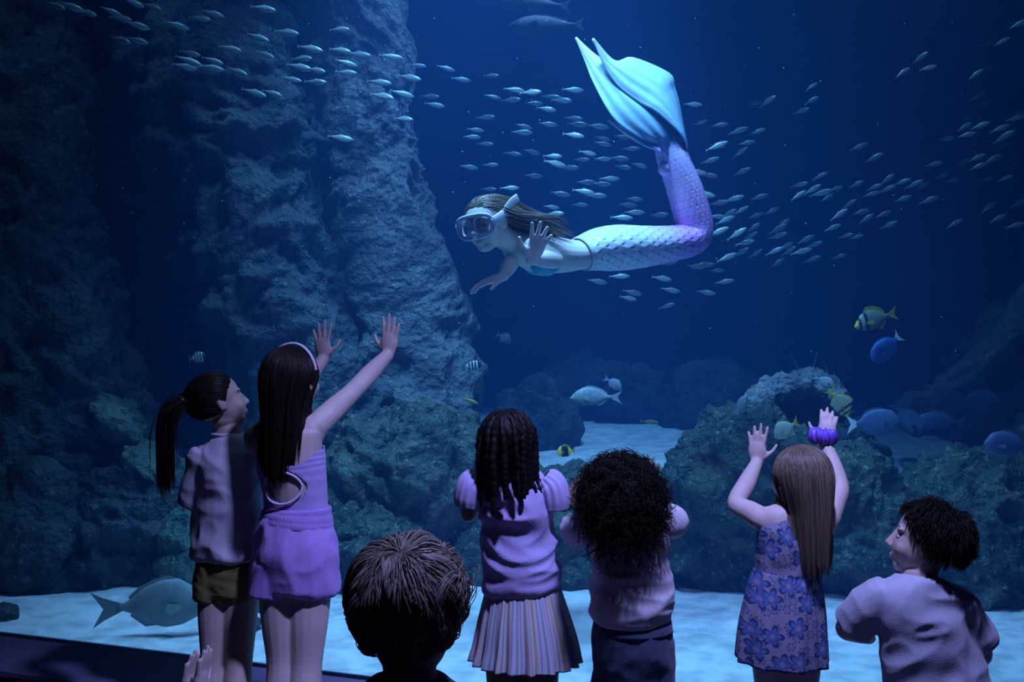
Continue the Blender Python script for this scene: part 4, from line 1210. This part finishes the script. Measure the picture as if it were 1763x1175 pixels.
M_tail = ramp_mat('tail_fabric', 'v', [(0, (.80, .86, .90)), (.24, (.80, .80, .90)), (.38, (.78, .58, .88)), (.48, (.74, .30, .78)), (.62, (.80, .38, .86)), (.78, (.86, .54, .92)), (.92, (.66, .52, .92)), (1, (.36, .56, .80))], .45, .4)
nt = M_tail.node_tree; pb = nt.nodes['Principled BSDF']; src = pb.inputs['Base Color'].links[0].from_socket
at = nt.nodes.new('ShaderNodeAttribute'); at.attribute_name = 'edge'
mxn = nt.nodes.new('ShaderNodeMix'); mxn.data_type = 'RGBA'; mxn.blend_type = 'MULTIPLY'
nt.links.new(at.outputs['Fac'], mxn.inputs['Factor']); nt.links.new(src, mxn.inputs[6]); mxn.inputs[7].default_value = (.55, .52, .62, 1)
nt.links.new(mxn.outputs[2], pb.inputs['Base Color'])
to = obj('mermaid_tail', tm, M_tail, g.root)
wr_ = open_tube([(J(1000, 438, .02), .128, .078), (J(1006, 436, .025), .131, .081)], side, 60, 4, None, .006)
obj('tail_waist_edge', wr_, mat('pale_hem', (.7, .75, .8), .5), to)
# bent feet show as a bump under the fabric
fm_ = fuse([tube([J(1166, 284, .17), J(1153, 284, .16), J(1146, 291, .14)], [.060, .050, .036], side, 14, 5)], .005, 4)
attr(fm_, 'v', np.full(len(fm_.vertices), .88)); obj('heel', fm_, M_tail, to)


def panel(eA, eB, bulge, ns=40, ntt=46, ribs=9):
    A_ = catmull([J(*p) for p in eA], 12); B_ = catmull([J(*p) for p in eB], 12)

    def resamp(c):
        l = np.concatenate([[0], np.cumsum(np.linalg.norm(np.diff(c, axis=0), axis=1))]); q = np.linspace(0, l[-1], ntt)
        return np.stack([np.interp(q, l, c[:, k]) for k in range(3)], 1)
    A_, B_ = resamp(A_), resamp(B_); s_ = np.linspace(0, 1, ns); t_ = np.linspace(0, 1, ntt)
    V = A_[:, None] * (1 - s_)[None, :, None] + B_[:, None] * s_[None, :, None]
    V[..., 1] += bulge * np.sin(np.pi * s_)[None] * np.sin(np.pi * np.clip(t_ * .9 + .05, 0, 1))[:, None]
    V[..., 1] += .0032 * np.sin(ribs * np.pi * s_ + 1.2 * np.sin(3 * t_)[:, None]) * np.sin(np.pi * t_)[:, None]
    idx = np.arange(ns * ntt).reshape(ntt, ns)
    Fq = np.stack([idx[:-1, :-1], idx[:-1, 1:], idx[1:, 1:], idx[1:, :-1]], -1).reshape(-1, 4)
    me = mesh_from(V.reshape(-1, 3), Fq); attr(me, 'v', np.repeat(t_, ns)); attr(me, 'u', np.tile(s_, ntt))
    return me


M_fluke = ramp_mat('fluke_fabric', 'v', [(0, (.46, .40, .80)), (.10, (.30, .50, .78)), (.35, (.42, .72, .86)), (.8, (.58, .82, .90)), (1, (.78, .88, .92))], .5, .35, bump=(30, .15, .01))
for nm, eA, eB, bl in (
        ('fluke', [(1182, 262, .12), (1180, 246, .10), (1168, 226, .08), (1130, 192, .06), (1100, 176, .06), (1066, 150, .06), (1040, 112, .07), (1020, 68, .08)],
         [(1184, 262, .20), (1181, 244, .22), (1170, 182, .28), (1161, 150, .30), (1152, 127, .30), (1090, 100, .24), (1058, 105, .18), (1021, 66, .08)], -.05),
        ('fluke', [(1176, 268, .16), (1172, 230, .16), (1150, 182, .17), (1118, 160, .17), (1084, 134, .18), (1046, 108, .18), (1022, 92, .20), (993, 66, .22)],
         [(1130, 268, .10), (1124, 248, .08), (1100, 236, .05), (1066, 214, .04), (1044, 186, .06), (1020, 140, .12), (1008, 108, .17), (991, 65, .22)], -.05),
        ('side_fin', [(1134, 246, .10), (1105, 236, .10), (1075, 222, .10), (1048, 207, .12)], [(1138, 262, .08), (1108, 250, .07), (1078, 232, .08), (1047, 208, .12)], -.01)):
    fo = obj(nm, panel(eA, eB, bl), M_fluke, to)
    sm_ = fo.modifiers.new('thickness', 'SOLIDIFY'); sm_.thickness = .007; sm_.offset = 0
# diving mask
M_mask = mat('lilac_silicone', (.76, .76, .93), .35, .5)
M_lens = bpy.data.materials.new('mask_glass'); M_lens.use_nodes = True; nt = M_lens.node_tree; nt.nodes.clear()
out = nt.nodes.new('ShaderNodeOutputMaterial'); mx = nt.nodes.new('ShaderNodeMixShader'); tr = nt.nodes.new('ShaderNodeBsdfTransparent'); gl = nt.nodes.new('ShaderNodeBsdfGlossy')
mx.inputs[0].default_value = .15; tr.inputs[0].default_value = (.85, .9, .95, 1); gl.inputs['Roughness'].default_value = .12
df = nt.nodes.new('ShaderNodeBsdfDiffuse'); df.inputs[0].default_value = (.75, .8, .85, 1); m2 = nt.nodes.new('ShaderNodeMixShader'); m2.inputs[0].default_value = .22
nt.links.new(tr.outputs[0], mx.inputs[1]); nt.links.new(gl.outputs[0], mx.inputs[2]); nt.links.new(mx.outputs[0], m2.inputs[1]); nt.links.new(df.outputs[0], m2.inputs[2]); nt.links.new(m2.outputs[0], out.inputs[0])
mk = bpy.data.objects.new('diving_mask', None); COL.objects.link(mk); mk.parent = g.root; mk.location = (0, 0, 0)


def loop(cx, cz, rx, rz, y, pw=2.6, n=36, yk=0.0):
    a = np.linspace(0, 2 * np.pi, n)
    c_, s_ = np.cos(a), np.sin(a)
    return [h.w((cx + rx * np.sign(x) * abs(x) ** (2 / pw), y - yk * (cx + rx * x) ** 2, cz + rz * np.sign(z) * abs(z) ** (2 / pw))) for x, z in zip(c_, s_)]


outer = loop(0, .01, .38, .20, .445, 3.0, 48, .55); inner = loop(0, .01, .35, .19, .34, 3.0, 48, .55)
sk_v = np.array(outer + inner); n_ = len(outer)
sk_f = [(i, (i + 1) % n_, n_ + (i + 1) % n_, n_ + i) for i in range(n_)]
so = obj('skirt', mesh_from(sk_v, sk_f), M_mask, mk); so.modifiers.new('t', 'SOLIDIFY').thickness = .004
v, f = tube(outer, [(.006, .008)] * len(outer), h.R[:, 1], 8, 1, cap=False); obj('frame', mesh_from(v, f), M_mask, mk)
for k in (-1, 1):
    lp = loop(k * .190, .015, .160, .165, .452, 2.6, 36, .5)
    v, f = tube(lp, [(.005, .006)] * len(lp), h.R[:, 1], 8, 1, cap=False); ro = obj('lens_rim', mesh_from(v, f), M_mask, mk)
    cc = np.mean(lp, 0); vv = np.array(lp[:-1] + [cc]); m_ = len(lp) - 1
    obj('lens', mesh_from(vv, [(i, (i + 1) % m_, m_) for i in range(m_)], smooth=False), M_lens, ro)
ns_ = fuse([h.e((0, .46, -.12), (.072, .06, .080)), h.e((0, .43, -.02), (.04, .04, .1))], .004, 3); obj('nose_pocket', ns_, M_mask, mk)
M_strap = mat('white_strap', (.72, .72, .82), .5)
for k in (-1, 1):
    v, f = tube([h.w((k * .39, .40, .02)), h.w((k * .43, .12, .10)), h.w((k * .40, -.20, .22)), h.w((k * .22, -.47, .28)), h.w((0, -.53, .29))], [(.016, .003)] * 5, h.R[:, 2], 10, 6)
    st_ = obj('strap', mesh_from(v, f), M_strap, mk)
    v, f = tube([h.w((k * .40, .36, .035)), h.w((k * .44, .22, .075)), h.w((k * .445, .10, .11))], [(.021, .006)] * 3, h.R[:, 2], 10, 4)
    obj('buckle', mesh_from(v, f), M_strap, st_)
# loose strap end standing off the head
v, f = tube([h.w((-.44, .02, .12)), h.w((-.52, -.16, .27)), h.w((-.55, -.34, .33))], [(.020, .003)] * 3, h.R[:, 2], 10, 5)
obj('strap_end', mesh_from(v, f), M_strap, mk)
# floating hair
hair_cap(h, M_hair_brown, g.root, 1.02, -.5, 1.2)
rng = np.random.default_rng(101); n = 1500
d, pos, nn = scalp(h, n, rng, -.5, 1.2)
t = np.stack([np.sign(d[:, 0]) * .35, -.9 + 0 * d[:, 0], -.25 + 0 * d[:, 0]], 1); t = t - d * (t * d).sum(1, keepdims=True); t /= np.linalg.norm(t, axis=1, keepdims=True)
coll = [(h.cran_c, h.R, h.cran_r * 1.01), (J(925, 436, -.05), np.stack([nrm((1, .3, 0)), nrm((-.3, 1, 0)), (0, 0, 1)], 1), np.array((.14, .12, .088)))]
fl = lambda p, t_: np.stack([.9 + .9 * perlin(p * 6 + 2), .25 + .6 * perlin(p * 6 + 8), -.42 + .9 * perlin(p * 6 + 14)], 1)
S = sim(pos, t @ h.R.T, rng.uniform(.16, .36, n), 18, (0, 0, 0), coll, rng, rng.uniform(.0, .07, n), .05, flow=fl, drag=.72, cl=120, cls=.6)
obj('hair', strands_mesh(S, rng.uniform(.0011, .0022, n), rng), M_hair_brown, g.root)

# ------------------------------------------------------------------ fish
def fish_body(L, Hh, W, prof, n=14, k=22):
    """body along +X (nose at +L/2), Z up; prof: list of (t, half height fraction, z offset fraction)"""
    t = np.linspace(0, 1, k); pr = np.array(prof)
    hh = np.interp(t, pr[:, 0], pr[:, 1]); zo = np.interp(t, pr[:, 0], pr[:, 2])
    ker = np.array([.25, .5, .25]); hh[1:-1] = np.convolve(hh, ker, 'valid')
    th = np.linspace(0, 2 * np.pi, n, endpoint=False)
    x = L * (0.5 - t)
    ww = W * np.sqrt(np.clip(hh, 0, 1)) * np.clip(1.15 - 0.55 * t, 0.1, 1)
    V = np.stack([np.repeat(x[:, None], n, 1), np.cos(th)[None] * np.minimum(ww, Hh * hh)[:, None], np.sin(th)[None] * (Hh * hh)[:, None] + (zo * Hh)[:, None]], -1).reshape(-1, 3)
    Fc = [(i * n + j, i * n + (j + 1) % n, (i + 1) * n + (j + 1) % n, (i + 1) * n + j) for i in range(k - 1) for j in range(n)]
    Fc += [tuple(range(n))[::-1], tuple(range((k - 1) * n, k * n))]
    return V, Fc


def fin(pts, th=0.002, ribs=True):
    """flat fin in the XZ plane from an outline, with real thickness"""
    pts = np.array(pts, float); n = len(pts)
    V = np.vstack([np.c_[pts[:, 0], np.full(n, -th), pts[:, 1]], np.c_[pts[:, 0], np.full(n, th), pts[:, 1]]])
    Fc = [tuple(range(n)), tuple(range(n, 2 * n))[::-1]] + [(i, i + n, (i + 1) % n + n, (i + 1) % n) for i in range(n)]
    return V, Fc


PROF_SLIM = [(0, .02, -.05), (.06, .35, 0), (.2, .8, 0), (.38, 1, 0), (.6, .85, 0), (.8, .45, 0), (.93, .18, 0), (1, .13, 0)]
PROF_DEEP = [(0, .02, -.3), (.05, .25, -.25), (.15, .62, -.1), (.32, .97, 0), (.5, 1, 0), (.7, .75, 0), (.87, .28, 0), (.95, .15, 0), (1, .14, 0)]
PROF_OVAL = [(0, .05, -.1), (.05, .4, -.08), (.18, .85, 0), (.38, 1, 0), (.6, .97, 0), (.8, .7, 0), (.92, .22, 0), (1, .14, 0)]


def place(o, px, py, Y, ang, head, yaw=0.0):
    """ang: degrees the body rises towards the right of the picture; head: +1 nose to the right, -1 to the left"""
    o.location = P(px, py, Y)
    a = math.radians(ang)
    R = Matrix.Rotation(-a, 3, 'Y')
    if head < 0:
        R = R @ Matrix.Rotation(math.pi, 3, 'Z')
    R = Matrix.Rotation(yaw, 3, 'Z') @ R
    o.rotation_euler = R.to_euler()


M_silver = mat('silver_fish_skin', (0.22, 0.34, 0.34), 0.35, 0.6, metallic=0.25)
nt = M_silver.node_tree; tcn = [n for n in nt.nodes if n.type == 'TEX_COORD'][0]
sp = nt.nodes.new('ShaderNodeSeparateXYZ'); rp = nt.nodes.new('ShaderNodeValToRGB')
nt.links.new(tcn.outputs['Generated'], sp.inputs[0]); nt.links.new(sp.outputs['Z'], rp.inputs[0])
rp.color_ramp.elements[0].position = .25; rp.color_ramp.elements[0].color = (.52, .60, .58, 1)
rp.color_ramp.elements[1].position = .75; rp.color_ramp.elements[1].color = (.20, .30, .31, 1)
nt.links.new(rp.outputs[0], nt.nodes['Principled BSDF'].inputs['Base Color'])
M_silverfin = mat('silver_fish_fin', (0.25, 0.33, 0.34), 0.5)

SCHOOL = """97,10 124,12 151,22 194,21 209,32 238,44 231,5 262,12 346,32 306,44 368,24 208,69 237,70 495,56 446,65 398,84 458,94 329,92 368,105 320,115
327,106 366,117 410,124 521,101 536,84 517,116 545,121 504,137 545,141 439,160 470,161 455,15 587,87 586,51 619,94 675,98 598,109 598,125 655,142 721,113
769,118 706,134 847,130 795,137 659,166 694,162 741,166 750,181 696,205 588,238 887,155 915,159 951,167 968,173 988,155 881,172 849,167 922,178 942,188
837,202 945,214 903,218 900,228 820,224 814,236 836,248 989,204 989,233 884,265 917,262 953,269 957,282 981,289 809,288 846,284 920,303 879,324 842,326
1032,218 996,214 1039,248 1073,236 1039,239 1088,256 1013,264 1003,275 1039,274 1067,273 1074,288 1102,285 1051,308 1011,314 1037,317 966,334 1006,330 1028,337
951,357 957,368 1000,353 1094,343 1083,353 1094,366 1072,375 1136,370 1030,485 1068,476 1207,457 1154,452 1236,466 1249,485 1141,480 1090,504 1156,500 1217,504
1083,514 1149,527 1256,442 1236,400 1211,336 1236,251 1698,74 1727,71 1755,41 1745,44 1585,99 1555,125 1599,117 1698,117 1681,128 1398,149 1398,173 1381,191
1323,174 1301,178 1682,166 1696,176 1195,180 1241,215 1206,211 1272,225 1306,226 1237,251 1287,246 1275,262 1224,276 1279,295 1202,297 1222,302 1480,252 1507,271
1631,239 1666,232 1689,216 1662,218 1667,202 1723,221 1749,204 1755,195 1730,235 1726,252 1609,283 1684,271 1660,279 1711,274 1686,286 1623,303 1641,311 1699,308
1732,307 1413,303 1378,318 1400,326 1476,317 1529,308 1507,322 1529,325 1502,334 1575,317 1589,320 1555,313 1556,342 1601,344 1425,340 1415,332 1376,336 1440,325
1309,339 1265,342 1214,335 1240,349 1277,362 1330,363 1255,368 1236,373 1250,379 1303,371 1299,391 1349,385 1340,394 1463,351 1446,369 1484,365 1522,369 1493,376
1532,387 1435,392 1645,385 1703,357 1720,376 1754,350 1749,388 1238,399 1270,402 1292,407 1284,418 1340,406 1458,406 1476,408 1389,412 1403,421 1381,433 1359,432
1335,432 1354,424 1277,434 1302,436 1253,443 1400,446 1447,441 1340,452 1199,459 1219,457"""
SCHOOL = [tuple(float(a) for a in s.split(',')) for s in SCHOOL.split()]
sb = mesh_from(*fish_body(.12, .0175, .010, PROF_SLIM, n=10, k=16), 'school_fish_body')
sb.materials.append(M_silver)
st = mesh_from(*fin([(-.056, .002), (-.071, .010), (-.066, .0), (-.071, -.010), (-.056, -.002)], .0008), 'tail', False)
st.materials.append(M_silverfin)
sd = mesh_from(*fin([(.012, .0145), (-.004, .022), (-.016, .013)], .0007), 'dorsal', False)
sd.materials.append(M_silverfin)
rf = random.Random(4)
for x, y in SCHOOL:
    if x < 720:
        Y = rf.uniform(4.9, 5.7)
    elif x < 1140:
        Y = rf.uniform(5.3, 7.0)
    else:
        Y = rf.uniform(5.2, 7.3)
    if x < 720:
        ang = rf.uniform(-24, -8) if x < 480 else rf.uniform(-14, -2)
    elif x < 1140:
        ang = rf.uniform(-12, 2)
    elif x < 1250:
        ang = rf.uniform(-10, 25)
    else:
        ang = rf.uniform(12, 36) if y > 60 else 25
    s_ = rf.uniform(.86, 1.12) * (Y / 5.9) ** 0.4 * (1.06 if x < 720 else 0.92)
    root = bpy.data.objects.new('silver_fish', sb); COL.objects.link(root)
    place(root, x, y, Y, ang, 1, rf.uniform(-.35, .35)); root.scale = (s_, s_, s_)
    tag(root, 'small slim silver fish swimming in the large school', 'fish', 'silver fish of the school')
    for nm, dm in (('tail_fin', st), ('dorsal_fin', sd)):
        ch = bpy.data.objects.new(nm, dm); COL.objects.link(ch); ch.parent = root

M_eyew = mat('fish_eye_ring', (.7, .7, .65), .3, .6)
M_eyeb = mat('fish_pupil', (.005, .005, .008), .15, .8)


def stripes_mat(name, stops, rough=.45):
    m = mat(name, stops[0][1], rough, .5); nt = m.node_tree
    tcn = [n for n in nt.nodes if n.type == 'TEX_COORD'][0]
    spn = nt.nodes.new('ShaderNodeSeparateXYZ'); rp = nt.nodes.new('ShaderNodeValToRGB'); cr = rp.color_ramp
    nt.links.new(tcn.outputs['Generated'], spn.inputs[0]); nt.links.new(spn.outputs['X'], rp.inputs[0])
    while len(cr.elements) < len(stops):
        cr.elements.new(.5)
    for e, (p, c) in zip(cr.elements, stops):
        e.position = p; e.color = (*c, 1)
    nt.links.new(rp.outputs[0], nt.nodes['Principled BSDF'].inputs['Base Color'])
    return m


YEL = (.85, .70, .06); BLK = (.012, .012, .018)
M_pork = stripes_mat('yellow_striped_skin', [(0, (.4, .36, .06)), (.12, (.24, .28, .14)), (.45, (.24, .28, .18)), (.62, (.26, .28, .20)), (.66, BLK), (.71, BLK), (.75, (.40, .42, .30)), (.81, (.40, .40, .26)), (.84, BLK), (.88, BLK), (.91, YEL), (1, YEL)])
M_beauty = stripes_mat('yellow_black_skin', [(0, YEL), (.22, YEL), (.30, BLK), (.66, BLK), (.74, YEL), (1, YEL)])
M_major = stripes_mat('barred_skin', [(0, (.3, .35, .4))] + [(p, c) for k in range(4) for p, c in ((.14 + k * .19, (.55, .62, .66)), (.19 + k * .19, (.55, .62, .66)), (.22 + k * .19, BLK), (.28 + k * .19, BLK))])
M_grey = mat('grey_fish_skin', (.34, .40, .42), .4, .5, c2=(.46, .52, .52), nscale=40)
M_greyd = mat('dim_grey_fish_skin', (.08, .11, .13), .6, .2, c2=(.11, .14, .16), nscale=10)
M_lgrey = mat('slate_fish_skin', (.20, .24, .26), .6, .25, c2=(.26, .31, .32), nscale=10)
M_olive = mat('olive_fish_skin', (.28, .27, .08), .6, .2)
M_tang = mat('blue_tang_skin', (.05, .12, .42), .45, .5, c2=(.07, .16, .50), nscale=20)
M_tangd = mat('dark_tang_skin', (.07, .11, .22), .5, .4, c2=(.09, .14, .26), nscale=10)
M_yfin = mat('yellow_fin', (.42, .36, .05), .5)
M_white = mat('pale_fin', (.7, .78, .85), .5)
M_butter = mat('pale_butterfly_skin', (.45, .5, .42), .5, .4, c2=(.55, .55, .35), nscale=20)


def big_fish(name, label, px, py, Y, Lpx, ratio, ang, head, skin, finmat, tailmat=None, prof=PROF_DEEP, yaw=0.0, forked=.5, tail=.22, dorsal=.2, thick=.16):
    L = Lpx / F * Y; bl = L * (1 - tail * .8); h = L * ratio * .5
    root = empty(name, (0, 0, 0), label, 'fish')
    x0 = L / 2 - bl / 2
    V, Fc = fish_body(bl, h, L * thick * .5, prof, 18, 30)
    V[:, 0] += x0
    obj('body', mesh_from(V, Fc), skin, root, world=False)
    xt = L / 2 - bl; th = max(.0012, L * .006)
    a = h * .16; b = max(h * .75, L * tail * .55)
    obj('tail_fin', mesh_from(*fin([(xt + L * .03, a), (xt - L * tail * .5, b * .62), (-L / 2 - L * tail * .1, b), (-L / 2 + L * tail * forked * .6, 0), (-L / 2 - L * tail * .1, -b), (xt - L * tail * .5, -b * .62), (xt + L * .03, -a)], th), smooth=False), tailmat or finmat, root, world=False)
    dx = L / 2
    top = [(dx - bl * t, h * np.interp(t, [p[0] for p in prof], [p[1] for p in prof]) * .93) for t in (.3, .45, .6, .75, .86)]
    up = [(dx - bl * t, z + L * dorsal * k) for (t, k), z in zip(((.89, .25), (.78, .42), (.6, .5), (.42, .45)), (top[4][1], top[3][1], top[2][1], top[1][1]))]
    obj('dorsal_fin', mesh_from(*fin(top + up, th), smooth=False), finmat, root, world=False)
    bot = [(dx - bl * t, -h * np.interp(t, [p[0] for p in prof], [p[1] for p in prof]) * .93) for t in (.55, .7, .86)]
    dn = [(dx - bl * t, z - L * dorsal * k) for (t, k), z in zip(((.88, .25), (.72, .5)), (bot[2][1], bot[1][1]))]
    obj('anal_fin', mesh_from(*fin((bot + dn)[::-1], th), smooth=False), finmat, root, world=False)
    wy = L * thick * .5
    for sgn in (-1, 1):
        V, Fc = fin([(0, .02 * L), (-.12 * L, .05 * L), (-.15 * L, -.01 * L), (-.10 * L, -.05 * L), (0, -.02 * L)], th * .6)
        V = V @ np.array(Matrix.Rotation(sgn * .5, 3, 'Z')).T + (dx - bl * .3, -sgn * wy * .95, -h * .15)
        obj('pectoral_fin', mesh_from(V, Fc, smooth=False), finmat, root, world=False)
        ey = obj('eye', mesh_from(*ell((dx - bl * .13, sgn * wy * .50, h * .12), (L * .022, L * .016, L * .022), sub=2)), M_eyew, root, world=False)
        obj('pupil', mesh_from(*ell((dx - bl * .125, sgn * (wy * .50 + L * .009), h * .12), (L * .012, L * .009, L * .012), sub=2)), M_eyeb, ey, world=False)
    place(root, px, py, Y, ang, head, yaw)
    return root


big_fish('striped_fish', 'yellow tailed fish with two black bars swimming in open water', 1507, 549, 5.4, 84, .42, 14, -1, M_pork, M_yfin, yaw=.2)
big_fish('blue_tang', 'oval blue fish with bright tail edge below the striped fish', 1525, 600, 5.5, 66, .55, 42, -1, M_tang, M_tang, M_white, PROF_OVAL, tail=.14, dorsal=.1)
big_fish('grey_fish', 'pale grey fish with dark eye gliding above the far sand', 1025, 683, 5.9, 88, .36, -2, -1, M_grey, M_grey, dorsal=.10)
big_fish('grey_fish', 'small pale fish just above the pale grey one', 1056, 660, 6.4, 36, .5, -30, 1, M_grey, M_grey, dorsal=.12)
big_fish('rock_beauty', 'small yellow and black fish hovering over the far sand', 975, 777, 5.3, 32, .62, 4, -1, M_beauty, M_yfin, prof=PROF_OVAL, dorsal=.16)
big_fish('grey_fish', 'pale grey fish tilted downwards above the arched pale rock', 1419, 657, 5.5, 42, .45, -26, 1, M_grey, M_grey, dorsal=.12)
big_fish('striped_fish', 'yellow fish with black bars behind the raised hand with the scrunchie', 1446, 692, 4.7, 56, .6, -52, 1, M_pork, M_yfin, dorsal=.16, yaw=-.3)
big_fish('butterfly_fish', 'pale fish with yellow tail near the hand pressed on the window', 1353, 738, 4.9, 50, .62, 28, -1, M_butter, M_yfin, M_yfin, dorsal=.16)
big_fish('blue_tang', 'dark blue fish with a pale tail behind the raised hand', 1505, 728, 5.0, 92, .5, 4, 1, M_tangd, M_tangd, M_white, PROF_OVAL, tail=.2, dorsal=.1)
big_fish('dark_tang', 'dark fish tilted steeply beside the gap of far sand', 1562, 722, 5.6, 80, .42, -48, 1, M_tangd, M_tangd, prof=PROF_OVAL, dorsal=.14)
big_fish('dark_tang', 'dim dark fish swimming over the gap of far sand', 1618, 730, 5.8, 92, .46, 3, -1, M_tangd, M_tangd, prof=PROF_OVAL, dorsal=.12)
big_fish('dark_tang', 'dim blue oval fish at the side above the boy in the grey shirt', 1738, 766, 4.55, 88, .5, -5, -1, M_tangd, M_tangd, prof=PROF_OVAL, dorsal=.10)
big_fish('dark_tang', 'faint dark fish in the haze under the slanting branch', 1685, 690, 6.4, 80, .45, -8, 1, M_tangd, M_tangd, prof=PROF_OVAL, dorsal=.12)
big_fish('upright_fish', 'little pale fish pointing upwards on the reef by the arched rock', 1276, 697, 5.2, 40, .36, 62, 1, M_grey, M_grey, dorsal=.1)
big_fish('barred_fish', 'small fish with pale bars in front of the dark rocks', 340, 616, 5.2, 30, .6, 10, 1, M_major, M_greyd, prof=PROF_OVAL)
big_fish('barred_fish', 'faint barred fish by the foot of the leaning pillar', 812, 630, 5.8, 34, .5, 6, 1, M_major, M_greyd, prof=PROF_OVAL)
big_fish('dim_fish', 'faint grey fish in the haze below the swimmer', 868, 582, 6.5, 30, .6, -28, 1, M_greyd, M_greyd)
big_fish('large_grey_fish', 'large grey fish with broad tail resting low over the sand', 262, 1041, 4.42, 190, .44, 4, 1, M_lgrey, M_lgrey, M_lgrey, PROF_DEEP, yaw=.15, tail=.26, dorsal=.08)
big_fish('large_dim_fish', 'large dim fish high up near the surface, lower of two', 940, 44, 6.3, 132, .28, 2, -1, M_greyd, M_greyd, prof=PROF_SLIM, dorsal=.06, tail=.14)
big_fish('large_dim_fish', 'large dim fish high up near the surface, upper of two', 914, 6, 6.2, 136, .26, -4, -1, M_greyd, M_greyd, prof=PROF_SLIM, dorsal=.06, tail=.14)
big_fish('yellow_fish', 'small slim yellowish fish over the back of the far sand', 1118, 727, 6.9, 34, .24, -4, 1, M_olive, M_olive, prof=PROF_SLIM, dorsal=.06)
big_fish('yellow_fish', 'small slim yellowish fish above the big reef mound', 808, 690, 5.4, 34, .22, -22, 1, M_olive, M_olive, prof=PROF_SLIM, dorsal=.06)

# thin bare sea whips on the reef
M_whip = mat('sea_whip_skin', (.16, .20, .12), .8)
rw = random.Random(9)
w0 = empty('sea_whip', P(1410, 672, 5.85), 'thin branching sea whip growing behind the arched pale rock', 'coral')
for a, b, c3 in (((1402, 672), (1400, 640), (1408, 606)), ((1412, 672), (1424, 640), (1412, 614)), ((1408, 660), (1436, 648), (1428, 622)), ((1398, 668), (1376, 640), (1362, 610))):
    v, f = tube([P(*a, 5.85), P(*b, 5.9), P(*c3, 5.85)], [.010, .007, .003], n=6, res=6)
    obj('branch', mesh_from(v, f), M_whip, w0)
# specks drifting in the water
v0, f0 = ico(1); parts = []
for k in range(170):
    Y = rw.uniform(4.3, 4.95); p = P(rw.uniform(20, 1740), rw.uniform(20, 620), Y)
    parts.append((v0 * rw.uniform(.0011, .0028) + p, f0))
o = obj('drifting_specks', mesh_from(*join(parts)), mat('speck_white', (.8, .85, .9), .6)); tag(o, 'tiny pale specks drifting in the water', 'specks', kind='stuff')
